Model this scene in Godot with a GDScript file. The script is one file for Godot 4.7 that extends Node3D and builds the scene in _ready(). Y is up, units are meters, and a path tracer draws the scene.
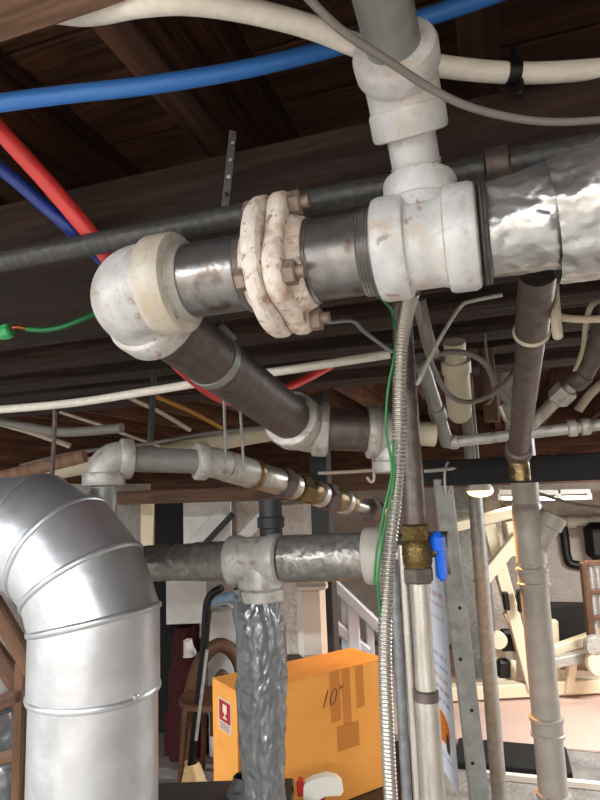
extends Node3D
# A basement ceiling full of heating pipes, seen from standing height. Building axes = world axes (x along the main pipe).
const W := 600.0
const H := 800.0
const F := 600.0
var cam_pos := Vector3(0, 1.6, 0)
var cam_basis := Basis()
var M := {}
var counts := {}

# ------------------------------------------------------------------ mesh collecting
class Mb:
	var v := PackedVector3Array()
	var n := PackedVector3Array()
	var uv := PackedVector2Array()
	var ix := PackedInt32Array()

	func tri(a: int, b: int, c: int):
		var g = (v[b] - v[a]).cross(v[c] - v[a])
		if g.dot(n[a] + n[b] + n[c]) > 0.0:
			ix.append_array(PackedInt32Array([a, c, b]))
		else:
			ix.append_array(PackedInt32Array([a, b, c]))

	func poly(pts: Array, nn: Vector3, uvs: Array = []):
		var s := v.size()
		for i in pts.size():
			v.append(pts[i]); n.append(nn)
			uv.append(uvs[i] if uvs.size() > i else Vector2.ZERO)
		for i in range(1, pts.size() - 1):
			tri(s, s + i, s + i + 1)

	func rows(rp: Array, rn: Array, closed := false):
		var s := v.size()
		var m: int = rp[0].size()
		for i in rp.size():
			for j in m:
				v.append(rp[i][j]); n.append(rn[i][j])
				uv.append(Vector2(float(j) / m, float(i)))
		for i in rp.size() - 1:
			for j in (m if closed else m - 1):
				var a = s + i * m + j
				var b = s + i * m + (j + 1) % m
				tri(a, b, b + m); tri(a, b + m, a + m)

	# grid of points; the normals come from its own differences
	func skin(rp: Array, closed := true, flip := false):
		var rn := []
		var m: int = rp[0].size()
		for i in rp.size():
			var r := PackedVector3Array()
			for j in m:
				var j0 = (j + m - 1) % m if closed else maxi(j - 1, 0)
				var j1 = (j + 1) % m if closed else mini(j + 1, m - 1)
				var a = rp[i][j1] - rp[i][j0]
				var b = rp[mini(i + 1, rp.size() - 1)][j] - rp[maxi(i - 1, 0)][j]
				var c = a.cross(b).normalized()
				r.append(-c if flip else c)
			rn.append(r)
		rows(rp, rn, closed)

	static func side_of(d: Vector3) -> Vector3:
		var h := Vector3.UP if absf(d.y) < 0.9 else Vector3.RIGHT
		return d.cross(h).normalized()

	# round tube along points; radius a number or an array
	func tube(pts: Array, rad, seg := 16, caps := true):
		var m := pts.size()
		var u := Vector3.ZERO
		var rp := []
		var rn := []
		var t0 := Vector3.ZERO
		for i in m:
			var t: Vector3 = (pts[mini(i + 1, m - 1)] - pts[maxi(i - 1, 0)]).normalized()
			if i == 0:
				u = side_of(t)
			else:
				u = (u - t * u.dot(t)).normalized()
			t0 = t
			var w := t.cross(u)
			var r: float = rad[i] if rad is Array else rad
			var dr := 0.0
			if rad is Array:
				var i0 = maxi(i - 1, 0)
				var i1 = mini(i + 1, m - 1)
				dr = (rad[i1] - rad[i0]) / maxf((pts[i1] - pts[i0]).length(), 1e-5)
			var p := PackedVector3Array()
			var q := PackedVector3Array()
			for j in seg:
				var a := TAU * j / seg
				var e := u * cos(a) + w * sin(a)
				p.append(pts[i] + e * r); q.append((e - t * dr).normalized())
			rp.append(p); rn.append(q)
		rows(rp, rn, true)
		if caps:
			poly(Array(rp[0]), -(pts[1] - pts[0]).normalized())
			poly(Array(rp[m - 1]), t0)

	# profile [[t, r], ...] turned about the line a + d * t; corners over 35 degrees stay sharp
	func lathe(a: Vector3, d: Vector3, prof: Array, seg := 32, flat := false, caps := true):
		var u := side_of(d)
		var w := d.cross(u)
		var m := prof.size()
		var sn := []
		for i in m - 1:
			sn.append(Vector2(-(prof[i + 1][1] - prof[i][1]), prof[i + 1][0] - prof[i][0]).normalized())
		for i in m - 1:
			var na: Vector2 = sn[i]
			var nb: Vector2 = sn[i]
			if i > 0 and sn[i - 1].dot(sn[i]) > 0.8:
				na = (sn[i - 1] + sn[i]).normalized()
			if i < m - 2 and sn[i + 1].dot(sn[i]) > 0.8:
				nb = (sn[i + 1] + sn[i]).normalized()
			if flat:
				for j in seg:
					var a0 := TAU * j / seg
					var a1 := TAU * (j + 1) / seg
					var e0 := u * cos(a0) + w * sin(a0)
					var e1 := u * cos(a1) + w * sin(a1)
					var em := (e0 + e1).normalized()
					poly([a + d * prof[i][0] + e0 * prof[i][1], a + d * prof[i][0] + e1 * prof[i][1], a + d * prof[i + 1][0] + e1 * prof[i + 1][1], a + d * prof[i + 1][0] + e0 * prof[i + 1][1]], (em * sn[i].y + d * sn[i].x).normalized())
				continue
			var p0 := PackedVector3Array()
			var p1 := PackedVector3Array()
			var n0 := PackedVector3Array()
			var n1 := PackedVector3Array()
			for j in seg:
				var an := TAU * j / seg
				var e := u * cos(an) + w * sin(an)
				p0.append(a + d * prof[i][0] + e * prof[i][1]); p1.append(a + d * prof[i + 1][0] + e * prof[i + 1][1])
				n0.append((e * na.y + d * na.x).normalized()); n1.append((e * nb.y + d * nb.x).normalized())
			rows([p0, p1], [n0, n1], true)
		if caps:
			for k in [0, m - 1]:
				if prof[k][1] > 1e-4:
					var r := []
					for j in seg:
						var an := TAU * j / seg
						r.append(a + d * prof[k][0] + (u * cos(an) + w * sin(an)) * prof[k][1])
					poly(r, -d if k == 0 else d)

	# chamfered box, uv in metres with u along its longest side
	func box(c: Vector3, size: Vector3, b := Basis(), bev := 0.003):
		var h := size * 0.5
		bev = minf(bev, minf(h.x, minf(h.y, h.z)) * 0.8)
		var long := 0
		if size.y > size.x and size.y >= size.z: long = 1
		elif size.z > size.x and size.z > size.y: long = 2
		var pt = func(s: Array, ax: int) -> Vector3:
			var p := Vector3.ZERO
			for k in 3:
				p[k] = s[k] * (h[k] if k == ax else h[k] - bev)
			return p
		var add = func(loc: Array, nn: Vector3):
			var w := []
			var us := []
			for p in loc:
				w.append(c + b * p)
				var o := [0.0, 0.0]
				var q := 0
				for k in 3:
					if k != long:
						o[q] = p[k]; q += 1
				us.append(Vector2(p[long], o[0] + o[1]) + Vector2(c.x * 1.7 + c.z, c.y * 3.1 + c.x + c.z))
			poly(w, (b * nn).normalized(), us)
		for ax in 3:
			for s in [-1, 1]:
				var q := []
				for k in [[-1, -1], [1, -1], [1, 1], [-1, 1]]:
					var t := [0, 0, 0]
					t[ax] = s; t[(ax + 1) % 3] = k[0]; t[(ax + 2) % 3] = k[1]
					q.append(pt.call(t, ax))
				var nn := Vector3.ZERO
				nn[ax] = s
				add.call(q, nn)
			var a1 := (ax + 1) % 3
			var a2 := (ax + 2) % 3
			for s1 in [-1, 1]:
				for s2 in [-1, 1]:
					var t0 := [0, 0, 0]
					var t1 := [0, 0, 0]
					t0[ax] = -1; t1[ax] = 1
					t0[a1] = s1; t1[a1] = s1; t0[a2] = s2; t1[a2] = s2
					var nn := Vector3.ZERO
					nn[a1] = s1; nn[a2] = s2
					add.call([pt.call(t0, a1), pt.call(t1, a1), pt.call(t1, a2), pt.call(t0, a2)], nn)
		for sx in [-1, 1]:
			for sy in [-1, 1]:
				for sz in [-1, 1]:
					var s := [sx, sy, sz]
					add.call([pt.call(s, 0), pt.call(s, 1), pt.call(s, 2)], Vector3(sx, sy, sz))

	# bar of a rectangular section from a to b; hint gives the side that 'ww' is measured along
	func bar(a: Vector3, b: Vector3, ww: float, hh: float, hint := Vector3.UP, bev := 0.002):
		var d := (b - a).normalized()
		var y := (hint - d * hint.dot(d)).normalized()
		box((a + b) * 0.5, Vector3((b - a).length(), hh, ww), Basis(d, y, d.cross(y)), bev)

	# closed outline in the plane (o, ex, ey) pushed out by depth along ex x ey
	func prism(o: Vector3, ex: Vector3, ey: Vector3, pts: PackedVector2Array, depth: float):
		var ez := ex.cross(ey).normalized()
		var tr := Geometry2D.triangulate_polygon(pts)
		for s in [0, 1]:
			var st := v.size()
			for p in pts:
				v.append(o + ex * p.x + ey * p.y + ez * (depth * s)); n.append(ez if s else -ez); uv.append(p)
			for i in range(0, tr.size(), 3):
				tri(st + tr[i], st + tr[i + 1], st + tr[i + 2])
		var area := 0.0
		for i in pts.size():
			area += pts[i].cross(pts[(i + 1) % pts.size()])
		for i in pts.size():
			var p := pts[i]
			var q := pts[(i + 1) % pts.size()]
			var e := (q - p).normalized()
			var nn := (ex * e.y - ey * e.x) * (1.0 if area > 0 else -1.0)
			poly([o + ex * p.x + ey * p.y, o + ex * q.x + ey * q.y, o + ex * q.x + ey * q.y + ez * depth, o + ex * p.x + ey * p.y + ez * depth], nn)

	# strip of metal along points, 'wide' along the given across vectors
	func ribbon(pts: Array, across: Vector3, wide: float, thick: float):
		var rp := []
		for i in pts.size():
			var t: Vector3 = (pts[mini(i + 1, pts.size() - 1)] - pts[maxi(i - 1, 0)]).normalized()
			var a := (across - t * across.dot(t)).normalized()
			var nn := t.cross(a)
			rp.append([a, nn])
		for i in pts.size() - 1:
			var p: Vector3 = pts[i]
			var q: Vector3 = pts[i + 1]
			var c := []
			for k in [[-1, -1], [1, -1], [1, 1], [-1, 1]]:
				c.append([p + rp[i][0] * (k[0] * wide / 2) + rp[i][1] * (k[1] * thick / 2), q + rp[i + 1][0] * (k[0] * wide / 2) + rp[i + 1][1] * (k[1] * thick / 2)])
			var nr := [-rp[i][1], rp[i][0], rp[i][1], -rp[i][0]]
			for k in 4:
				var l := (k + 1) % 4
				poly([c[k][0], c[l][0], c[l][1], c[k][1]], nr[k])

# ------------------------------------------------------------------ nodes
func numbered(called: String, parent: Node) -> String:
	var key := str(parent.get_instance_id()) + called
	var k: int = counts.get(key, 0)
	counts[key] = k + 1
	return called if k == 0 else "%s_%03d" % [called, k]

func thing(called: String, label: String, category: String, at: Vector3, group := "") -> Node3D:
	var o := Node3D.new()
	o.name = numbered(called, self)
	add_child(o, true)
	o.position = at
	o.set_meta("label", label); o.set_meta("category", category)
	if group: o.set_meta("group", group)
	return o

func mesh_of(mb: Mb, off: Vector3) -> ArrayMesh:
	var a := []
	a.resize(Mesh.ARRAY_MAX)
	var vv := PackedVector3Array()
	vv.resize(mb.v.size())
	for i in mb.v.size():
		vv[i] = mb.v[i] - off
	a[Mesh.ARRAY_VERTEX] = vv
	a[Mesh.ARRAY_NORMAL] = mb.n
	a[Mesh.ARRAY_TEX_UV] = mb.uv
	a[Mesh.ARRAY_INDEX] = mb.ix
	var am := ArrayMesh.new()
	am.add_surface_from_arrays(Mesh.PRIMITIVE_TRIANGLES, a)
	return am

# one named part from world-space geometry
func part(mb: Mb, called: String, m: Material, parent: Node3D, label := "", at = null) -> MeshInstance3D:
	var o := MeshInstance3D.new()
	o.name = numbered(called, parent)
	parent.add_child(o, true)
	var base := origin_of(parent)
	var here: Vector3 = at if at != null else base
	o.position = here - base
	o.mesh = mesh_of(mb, here)
	o.material_override = m
	if label: o.set_meta("label", label)
	return o

func origin_of(nd: Node) -> Vector3:
	var p := Vector3.ZERO
	while nd is Node3D and nd != self:
		p += (nd as Node3D).position
		nd = nd.get_parent()
	return p

# a thing that is one mesh
func solo(mb: Mb, called: String, m: Material, label: String, category: String, group := "") -> MeshInstance3D:
	var lo := Vector3(1e9, 1e9, 1e9)
	var hi := -lo
	for p in mb.v:
		lo = lo.min(p); hi = hi.max(p)
	var o := part(mb, called, m, self, label, Vector3((lo.x + hi.x) / 2, lo.y, (lo.z + hi.z) / 2))
	o.set_meta("category", category)
	if group: o.set_meta("group", group)
	return o

func struct(mb: Mb, called: String, m: Material, label: String, category := "") -> MeshInstance3D:
	var o := part(mb, called, m, self, label, Vector3.ZERO)
	o.set_meta("kind", "structure")
	o.set_meta("category", category if category else called.split("_")[0])
	return o

# ------------------------------------------------------------------ places
func P(px: float, py: float, d: float) -> Vector3:
	return cam_pos + cam_basis * Vector3((px - W / 2) / F * d, -(py - H / 2) / F * d, -d)

# the point of pixel (px, py) on the plane z = const
func PZ(px: float, py: float, z: float) -> Vector3:
	var r := cam_basis * Vector3((px - W / 2) / F, -(py - H / 2) / F, -1)
	return cam_pos + r * ((z - cam_pos.z) / r.z)

func PP(a: Array) -> Array:
	var r := []
	for q in a: r.append(P(q[0], q[1], q[2]))
	return r

# depth of a line that runs along the building's x axis, k = its depth times its distance from the vanishing point
func dx(px: float, k: float) -> float:
	return k / (px + 1547.0)

func cr(p: Array, sub := 8) -> Array:
	var r := []
	for i in p.size() - 1:
		var a: Vector3 = p[maxi(i - 1, 0)]
		var d: Vector3 = p[mini(i + 2, p.size() - 1)]
		for k in sub:
			r.append((p[i] as Vector3).cubic_interpolate(p[i + 1], a, d, float(k) / sub))
	r.append(p[-1])
	return r

func arc(c: Vector3, u: Vector3, w: Vector3, t: float, k := 12) -> Array:
	var ph := u.angle_to(w)
	var o := c + (u + w).normalized() * (t / cos(ph / 2))
	var s := c + u * t - o
	var e := c + w * t - o
	var r := []
	for i in k + 1:
		r.append(o + s.slerp(e, float(i) / k))
	return r

# ------------------------------------------------------------------ materials
func noise_bytes(seed_: int, freq: float, w: int, h: int, kind := FastNoiseLite.TYPE_SIMPLEX_SMOOTH, oct := 4) -> PackedByteArray:
	var f := FastNoiseLite.new()
	f.seed = seed_; f.frequency = freq; f.noise_type = kind
	f.fractal_octaves = oct
	var im := f.get_seamless_image(w, h)
	im.convert(Image.FORMAT_L8)
	if w != 256 or h != 256:
		im.resize(256, 256, Image.INTERPOLATE_CUBIC)
	return im.get_data()

# base colour lo..hi by a fine noise, then stains [colour, seed, freq, threshold, softness]
func tex(lo: Color, hi: Color, seed_: int, freq: float, stains := [], w := 256, h := 256) -> ImageTexture:
	var a := noise_bytes(seed_, freq, w, h)
	var out := PackedFloat32Array()
	out.resize(65536 * 3)
	for i in 65536:
		var c := lo.lerp(hi, a[i] / 255.0)
		out[i * 3] = c.r; out[i * 3 + 1] = c.g; out[i * 3 + 2] = c.b
	for s in stains:
		var b := noise_bytes(s[1], s[2], 256, 256)
		var sc: Color = s[0]
		for i in 65536:
			var k := clampf((b[i] / 255.0 - s[3]) / s[4], 0, 1) * sc.a
			if k > 0.0:
				out[i * 3] = lerpf(out[i * 3], sc.r, k)
				out[i * 3 + 1] = lerpf(out[i * 3 + 1], sc.g, k)
				out[i * 3 + 2] = lerpf(out[i * 3 + 2], sc.b, k)
	var by := PackedByteArray()
	by.resize(65536 * 3)
	for i in 65536 * 3:
		by[i] = int(clampf(out[i], 0, 1) * 255)
	return ImageTexture.create_from_image(Image.create_from_data(256, 256, false, Image.FORMAT_RGB8, by))

func bump(seed_: int, freq: float, strength: float, w := 256, h := 256) -> ImageTexture:
	var im := Image.create_from_data(256, 256, false, Image.FORMAT_L8, noise_bytes(seed_, freq, w, h))
	im.convert(Image.FORMAT_RGBA8)
	im.bump_map_to_normal_map(strength)
	return ImageTexture.create_from_image(im)

func mat(called: String, c: Color, rough: float, metal := 0.0, t: Texture2D = null, nm: Texture2D = null, scale := 4.0, tri := true, nstr := 1.0) -> StandardMaterial3D:
	var m := StandardMaterial3D.new()
	m.albedo_color = c; m.roughness = rough; m.metallic = metal
	if t: m.albedo_texture = t
	if nm:
		m.normal_enabled = true; m.normal_texture = nm; m.normal_scale = nstr
	if t or nm:
		m.uv1_triplanar = tri
		m.uv1_scale = Vector3.ONE * scale
	M[called] = m
	return m

func glow(called: String, c: Color, e: float):
	var m := StandardMaterial3D.new()
	m.albedo_color = Color(0.9, 0.9, 0.88)
	m.emission_enabled = true; m.emission = c; m.emission_energy_multiplier = e
	M[called] = m

func materials():
	var nb := bump(11, 0.03, 6.0)
	var nf := bump(12, 0.12, 4.0)
	var wood_n := bump(13, 0.05, 5.0, 32, 256)
	mat("white_iron", Color.WHITE, 0.5, 0.0, tex(Color(.68, .68, .675), Color(.83, .83, .825), 1, .02, [[Color(.72, .62, .52, .55), 2, .010, .66, .2], [Color(.50, .36, .26, .7), 3, .022, .78, .1], [Color(.62, .60, .57, .5), 4, .05, .74, .1]]), nf, 6.0, true, .12)
	mat("rust_flange", Color.WHITE, 0.6, 0.0, tex(Color(.78, .74, .69), Color(.92, .89, .85), 5, .03, [[Color(.62, .46, .35, .75), 6, .012, .58, .2], [Color(.42, .27, .18, .8), 7, .04, .72, .1]]), nf, 7.0, true, .25)
	mat("cream_iron", Color(1.0, .97, .91), 0.5, 0.0, M.white_iron.albedo_texture, null, 6.0)
	mat("rust_bolt", Color.WHITE, 0.55, 0.3, tex(Color(.40, .33, .28), Color(.64, .58, .52), 46, .05), nf, 8.0, true, .2)
	mat("dark_iron", Color.WHITE, 0.30, 0.85, tex(Color(.48, .47, .46), Color(.62, .61, .60), 8, .03, [[Color(.30, .23, .18, .6), 9, .014, .66, .15], [Color(.66, .62, .58, .6), 10, .05, .78, .08]]), nf, 5.0, true, .05)
	mat("brown_iron", Color.WHITE, 0.5, 0.5, tex(Color(.31, .27, .25), Color(.44, .40, .37), 14, .03, [[Color(.24, .19, .16, .45), 15, .02, .64, .2]]), nf, 6.0, true, .15)
	mat("black_pipe", Color.WHITE, 0.5, 0.2, tex(Color(.20, .20, .20), Color(.34, .34, .33), 16, .04, [[Color(.36, .35, .33, .6), 17, .06, .66, .08]]), nf, 8.0, true, .2)
	mat("steel_grey", Color.WHITE, 0.45, 0.4, tex(Color(.48, .48, .46), Color(.60, .60, .58), 18, .02, [[Color(.42, .38, .34, .5), 19, .014, .72, .12]]), nf, 4.0, true, .12)
	mat("galvanised", Color.WHITE, 0.37, 0.8, tex(Color(.68, .69, .70), Color(.78, .79, .80), 20, .03, [[Color(.80, .81, .82, .4), 21, .03, .6, .1]]), nb, 2.0, true, .10)
	mat("galv_bright", Color(.72, .73, .74), 0.36, 0.8)
	mat("foil_tape", Color.WHITE, 0.3, 0.85, tex(Color(.68, .68, .67), Color(.80, .80, .79), 22, .03), nb, 6.0, true, .12)
	mat("grey_tape", Color.WHITE, 0.27, 0.5, tex(Color(.41, .42, .43), Color(.52, .53, .54), 23, .03), nb, 6.0, true, .15)
	mat("pipe_tape", Color.WHITE, 0.35, 0.55, tex(Color(.42, .41, .39), Color(.58, .57, .54), 24, .03, [[Color(.70, .68, .65, .6), 25, .02, .7, .1]]), nb, 6.0, true, .25)
	mat("dull_fitting", Color.WHITE, 0.5, 0.3, tex(Color(.62, .61, .58), Color(.76, .75, .72), 26, .03, [[Color(.46, .38, .31, .6), 27, .02, .68, .15]]), nf, 6.0, true, .15)
	mat("brass", Color.WHITE, 0.35, 0.8, tex(Color(.42, .34, .22), Color(.62, .53, .36), 28, .04, [[Color(.25, .2, .15, .8), 29, .03, .58, .1]]), nf, 8.0, true, .4)
	mat("old_brass", Color.WHITE, 0.4, 0.75, tex(Color(.28, .23, .15), Color(.44, .36, .20), 30, .04, [[Color(.6, .5, .2, .8), 31, .05, .68, .08]]), nf, 9.0, true, .5)
	mat("solder_pipe", Color.WHITE, 0.35, 0.7, tex(Color(.60, .58, .54), Color(.84, .82, .78), 32, .03, [], 256, 24), nf, 6.0, true, .12)
	mat("flex_steel", Color(.66, .64, .60), 0.32, 0.75)
	mat("pex_blue", Color(.24, .50, .82), 0.4)
	mat("pex_navy", Color(.08, .20, .52), 0.4)
	mat("pex_red", Color(.84, .24, .22), 0.4)
	mat("pex_white", Color(1, .985, .95), 0.45, 0, tex(Color(.90, .88, .84), Color(1, 1, 1), 34, .03), null, 6.0)
	mat("cord_cream", Color(.70, .65, .56), 0.6)
	mat("cord_grey", Color(.45, .43, .40), 0.55)
	mat("cord_yellow", Color(.62, .45, .13), 0.6)
	mat("wire_green", Color(.07, .42, .20), 0.4)
	mat("copper", Color(.55, .30, .18), 0.35, .9)
	mat("clip_green", Color(.22, .62, .36), 0.5)
	mat("black_plastic", Color(.03, .03, .035), 0.45)
	mat("black_matte", Color(.02, .02, .02), 0.8)
	mat("blue_vinyl", Color(.09, .36, .78), 0.3)
	mat("rope", Color.WHITE, 0.9, 0, tex(Color(.62, .58, .50), Color(.82, .78, .70), 35, .08), nf, 20.0, true, 1.0)
	mat("pvc_grey", Color.WHITE, 0.45, 0, tex(Color(.60, .57, .53), Color(.68, .65, .61), 36, .02), null, 3.0)
	mat("pvc_cream", Color(.72, .68, .58), 0.45)
	mat("joist_wood", Color.WHITE, 0.8, 0, tex(Color(.22, .135, .09), Color(.48, .31, .205), 37, .03, [], 24, 256), wood_n, 1.6, false, .6)
	mat("plank_wood", Color.WHITE, 0.8, 0, tex(Color(.10, .06, .038), Color(.22, .135, .085), 38, .03, [], 24, 256), wood_n, 1.6, false, .6)
	mat("pale_wood", Color.WHITE, 0.75, 0, tex(Color(.40, .29, .22), Color(.56, .43, .34), 39, .03, [], 24, 256), wood_n, 2.0, false, .6)
	mat("brown_wood", Color.WHITE, 0.6, 0, tex(Color(.27, .17, .105), Color(.42, .285, .18), 40, .03, [], 24, 256), wood_n, 2.0, false, .5)
	mat("concrete", Color.WHITE, 0.85, 0, tex(Color(.42, .40, .38), Color(.56, .54, .51), 41, .02), nf, 1.0, true, .4)
	mat("wall_paint", Color.WHITE, 0.85, 0, tex(Color(.69, .64, .60), Color(.76, .72, .68), 42, .02), nf, .8, true, .4)
	mat("white_board", Color.WHITE, 0.7, 0, tex(Color(.76, .75, .73), Color(.86, .85, .83), 43, .02), null, 1.5)
	mat("carpet", Color.WHITE, 0.95, 0, tex(Color(.76, .63, .57), Color(.88, .76, .69), 44, .12), nf, 3.0, true, 1.0)
	mat("cardboard", Color.WHITE, 0.75, 0, tex(Color(.88, .59, .25), Color(.93, .64, .29), 45, .015), null, 2.0)
	mat("box_tape", Color(.76, .47, .18), 0.3)
	mat("cream_metal", Color(.88, .82, .70), 0.45)
	mat("paper", Color(.82, .84, .88), 0.6)
	mat("dark_grey", Color(.13, .13, .13), 0.6)
	mat("red_cloth", Color(.24, .03, .045), 0.9)
	mat("white_plastic", Color(.82, .80, .76), 0.4)
	mat("white_paint", Color(.74, .76, .80), 0.5)
	mat("red_plastic", Color(.62, .04, .06), 0.35)
	mat("pale_blue", Color(.62, .74, .84), 0.3)
	mat("marker", Color(.22, .10, .04), 0.8)
	mat("cream_foam", Color(.78, .68, .50), 0.9)
	glow("bulb_lens", Color(1, .78, .48), 6.0)
	glow("tube_light", Color(1, .97, .88), 8.0)
	glow("room_tube", Color(.94, .98, 1), 14.0)

# ------------------------------------------------------------------ pipe pieces
func pipe(mb: Mb, a: Vector3, b: Vector3, r: float, seg := 32):
	var d := (b - a).normalized()
	mb.lathe(a, d, [[0, r], [(b - a).length(), r]], seg)

func band(mb: Mb, a: Vector3, d: Vector3, len_: float, r: float, r_in: float, bev := 0.004, seg := 40):
	mb.lathe(a, d, [[0, r_in], [0, r - bev], [bev * .3, r - bev * .3], [bev, r], [len_ - bev, r], [len_ - bev * .3, r - bev * .3], [len_, r - bev], [len_, r_in]], seg)

func threads(mb: Mb, a: Vector3, d: Vector3, len_: float, r: float, pitch := 0.003, seg := 40):
	var k := int(len_ / pitch)
	var pr := []
	for i in k:
		pr.append([i * pitch, r]); pr.append([(i + .5) * pitch, r + .0013])
	pr.append([k * pitch, r])
	mb.lathe(a, d, pr, seg)

func hex(mb: Mb, a: Vector3, d: Vector3, len_: float, r: float):
	mb.lathe(a, d, [[0, r * .9], [len_ * .12, r], [len_ * .88, r], [len_, r * .9]], 6, true)

# crumpled sleeve about the line a..b
func crumple(mb: Mb, a: Vector3, b: Vector3, r0, r1: float, amp: float, freq: float, seed_: int, nu := 72, nv := 60, stretch := 1.0):
	var f := FastNoiseLite.new()
	f.seed = seed_; f.frequency = 1.0; f.noise_type = FastNoiseLite.TYPE_CELLULAR
	f.cellular_return_type = FastNoiseLite.RETURN_DISTANCE
	f.fractal_type = FastNoiseLite.FRACTAL_NONE
	var g := FastNoiseLite.new()
	g.seed = seed_ + 7; g.frequency = 1.0
	var d := (b - a).normalized()
	var u := Mb.side_of(d)
	var w := d.cross(u)
	var l := (b - a).length()
	var rp := []
	for i in nv + 1:
		var t := float(i) / nv
		var p := PackedVector3Array()
		for j in nu:
			var an := TAU * j / nu
			var e := u * cos(an) + w * sin(an)
			var rad: float
			if r0 is Array:
				var x = t * (r0.size() - 1)
				var x0 := mini(int(x), r0.size() - 2)
				rad = lerpf(r0[x0], r0[x0 + 1], x - x0)
			else:
				rad = lerpf(r0, r1, t)
			var q := e * (rad * freq) + d * (t * l * freq * stretch)
			q += Vector3(g.get_noise_3dv(q * .7 + Vector3(5, 0, 0)), g.get_noise_3dv(q * .7 + Vector3(0, 9, 0)), g.get_noise_3dv(q * .7 + Vector3(0, 0, 3))) * .8
			var rr := rad + amp * (f.get_noise_3dv(q) * .9 + g.get_noise_3dv(q * .6) * 1.1)
			p.append(a + d * (t * l) + e * rr)
		rp.append(p)
	mb.skin(rp, true)
	var st := mb.n.size() - (nv + 1) * nu
	# turn the normals outward
	for i in nv + 1:
		for j in nu:
			var c := a + d * (float(i) / nv * l)
			var k := st + i * nu + j
			if mb.n[k].dot(mb.v[k] - c) < 0:
				mb.n[k] = -mb.n[k]
	for i in range(mb.ix.size() - nv * nu * 6, mb.ix.size(), 3):
		var ga := (mb.v[mb.ix[i + 1]] - mb.v[mb.ix[i]]).cross(mb.v[mb.ix[i + 2]] - mb.v[mb.ix[i]])
		if ga.dot(mb.n[mb.ix[i]]) > 0:
			var t2 := mb.ix[i + 1]
			mb.ix[i + 1] = mb.ix[i + 2]; mb.ix[i + 2] = t2

func cable(called: String, pts: Array, r: float, m: String, label: String, category: String, group := "", seg := 12):
	var mb := Mb.new()
	mb.tube(cr(PP(pts), 10), r, seg)
	return solo(mb, called, M[m], label, category, group)

# ------------------------------------------------------------------ scene
func _ready():
	# camera
	var cam := Camera3D.new()
	cam.name = "camera"
	cam.fov = rad_to_deg(2 * atan(H / 2 / F))
	cam.near = 0.05
	cam.position = cam_pos
	cam_basis = Basis(Vector3.UP, deg_to_rad(18)) * Basis(Vector3.RIGHT, deg_to_rad(8.7)) * Basis(Vector3.BACK, deg_to_rad(-2.2))
	cam.basis = cam_basis
	add_child(cam)
	cam.current = true
	# environment
	var we := WorldEnvironment.new()
	we.name = "environment"
	var env := Environment.new()
	env.background_mode = Environment.BG_SKY
	var sky := Sky.new()
	sky.sky_material = ProceduralSkyMaterial.new()
	env.sky = sky
	env.tonemap_mode = Environment.TONE_MAPPER_LINEAR
	env.tonemap_exposure = 0.8
	env.sdfgi_enabled = true; env.ssao_enabled = true; env.ssil_enabled = true
	we.environment = env
	add_child(we)
	materials()
	room()
	room_lights()
	ceiling_timber()
	main_heating_pipe()
	tape_wrapped_run()
	brass_run()
	duct()
	valve_line()
	tubes_and_wires()
	right_pipes()
	poles()
	far_right()
	left_room()
	near_objects()

func room():
	var x0 := -3.4
	var x1 := 2.6
	var z0 := -6.6
	var z1 := 2.4
	var cx := (x0 + x1) / 2
	var cz := (z0 + z1) / 2
	var b := Mb.new()
	b.box(Vector3(cx, -.06, cz), Vector3(x1 - x0 + .24, .12, z1 - z0 + .24))
	struct(b, "floor", M.concrete, "grey concrete basement floor")
	b = Mb.new(); b.box(Vector3(cx, 1.2, z0 - .06), Vector3(x1 - x0, 2.4, .12))
	struct(b, "wall_back", M.wall_paint, "pinkish grey painted wall at the far end")
	b = Mb.new(); b.box(Vector3(cx, 1.2, z1 + .06), Vector3(x1 - x0, 2.4, .12))
	struct(b, "wall_behind", M.wall_paint, "painted wall behind the viewer")
	b = Mb.new(); b.box(Vector3(x0 - .06, 1.2, cz), Vector3(.12, 2.4, z1 - z0 + .24))
	struct(b, "wall_left", M.white_board, "off-white boarded wall on the left")
	b = Mb.new(); b.box(Vector3(x1 + .06, 1.2, cz), Vector3(.12, 2.4, z1 - z0 + .24))
	struct(b, "wall_right", M.wall_paint, "painted wall on the right")
	b = Mb.new(); b.box(Vector3(cx, 2.46, cz), Vector3(x1 - x0 + .24, .12, z1 - z0 + .24))
	var c := struct(b, "ceiling", M.joist_wood, "dark brown open joist ceiling with bare subfloor planks")
	b = Mb.new(); b.box(Vector3(x0 + .03, 2.06, cz), Vector3(.06, .64, z1 - z0), Basis(), .004)
	struct(b, "trim_1", M.joist_wood, "dark wooden rim board along the top of the left wall")
	b = Mb.new(); b.box(Vector3(cx, 2.04, z0 + .03), Vector3(x1 - x0 - .12, .68, .06), Basis(), .004)
	struct(b, "trim_2", M.joist_wood, "dark wooden rim board along the top of the far wall")
	# subfloor planks and joists
	var pl := Mb.new()
	pl.box(Vector3.ZERO, Vector3(x1 - x0, .02, .142), Basis(), .002)
	var pm := mesh_of(pl, Vector3.ZERO)
	for i in int((z1 - z0) / .15):
		var o := MeshInstance3D.new()
		o.name = numbered("plank", c); o.mesh = pm; o.material_override = M.joist_wood
		c.add_child(o, true)
		o.position = Vector3(cx, 2.388, z0 + .075 + i * .15)
	var jm := Mb.new()
	jm.box(Vector3.ZERO, Vector3(.05, .24, z1 - z0), Basis(), .003)
	var jmesh := mesh_of(jm, Vector3.ZERO)
	for i in 15:
		var o := MeshInstance3D.new()
		o.name = numbered("joist", c); o.mesh = jmesh; o.material_override = M.joist_wood
		c.add_child(o, true)
		o.position = Vector3(x0 + .22 + i * .4, 2.257, cz)

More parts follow.
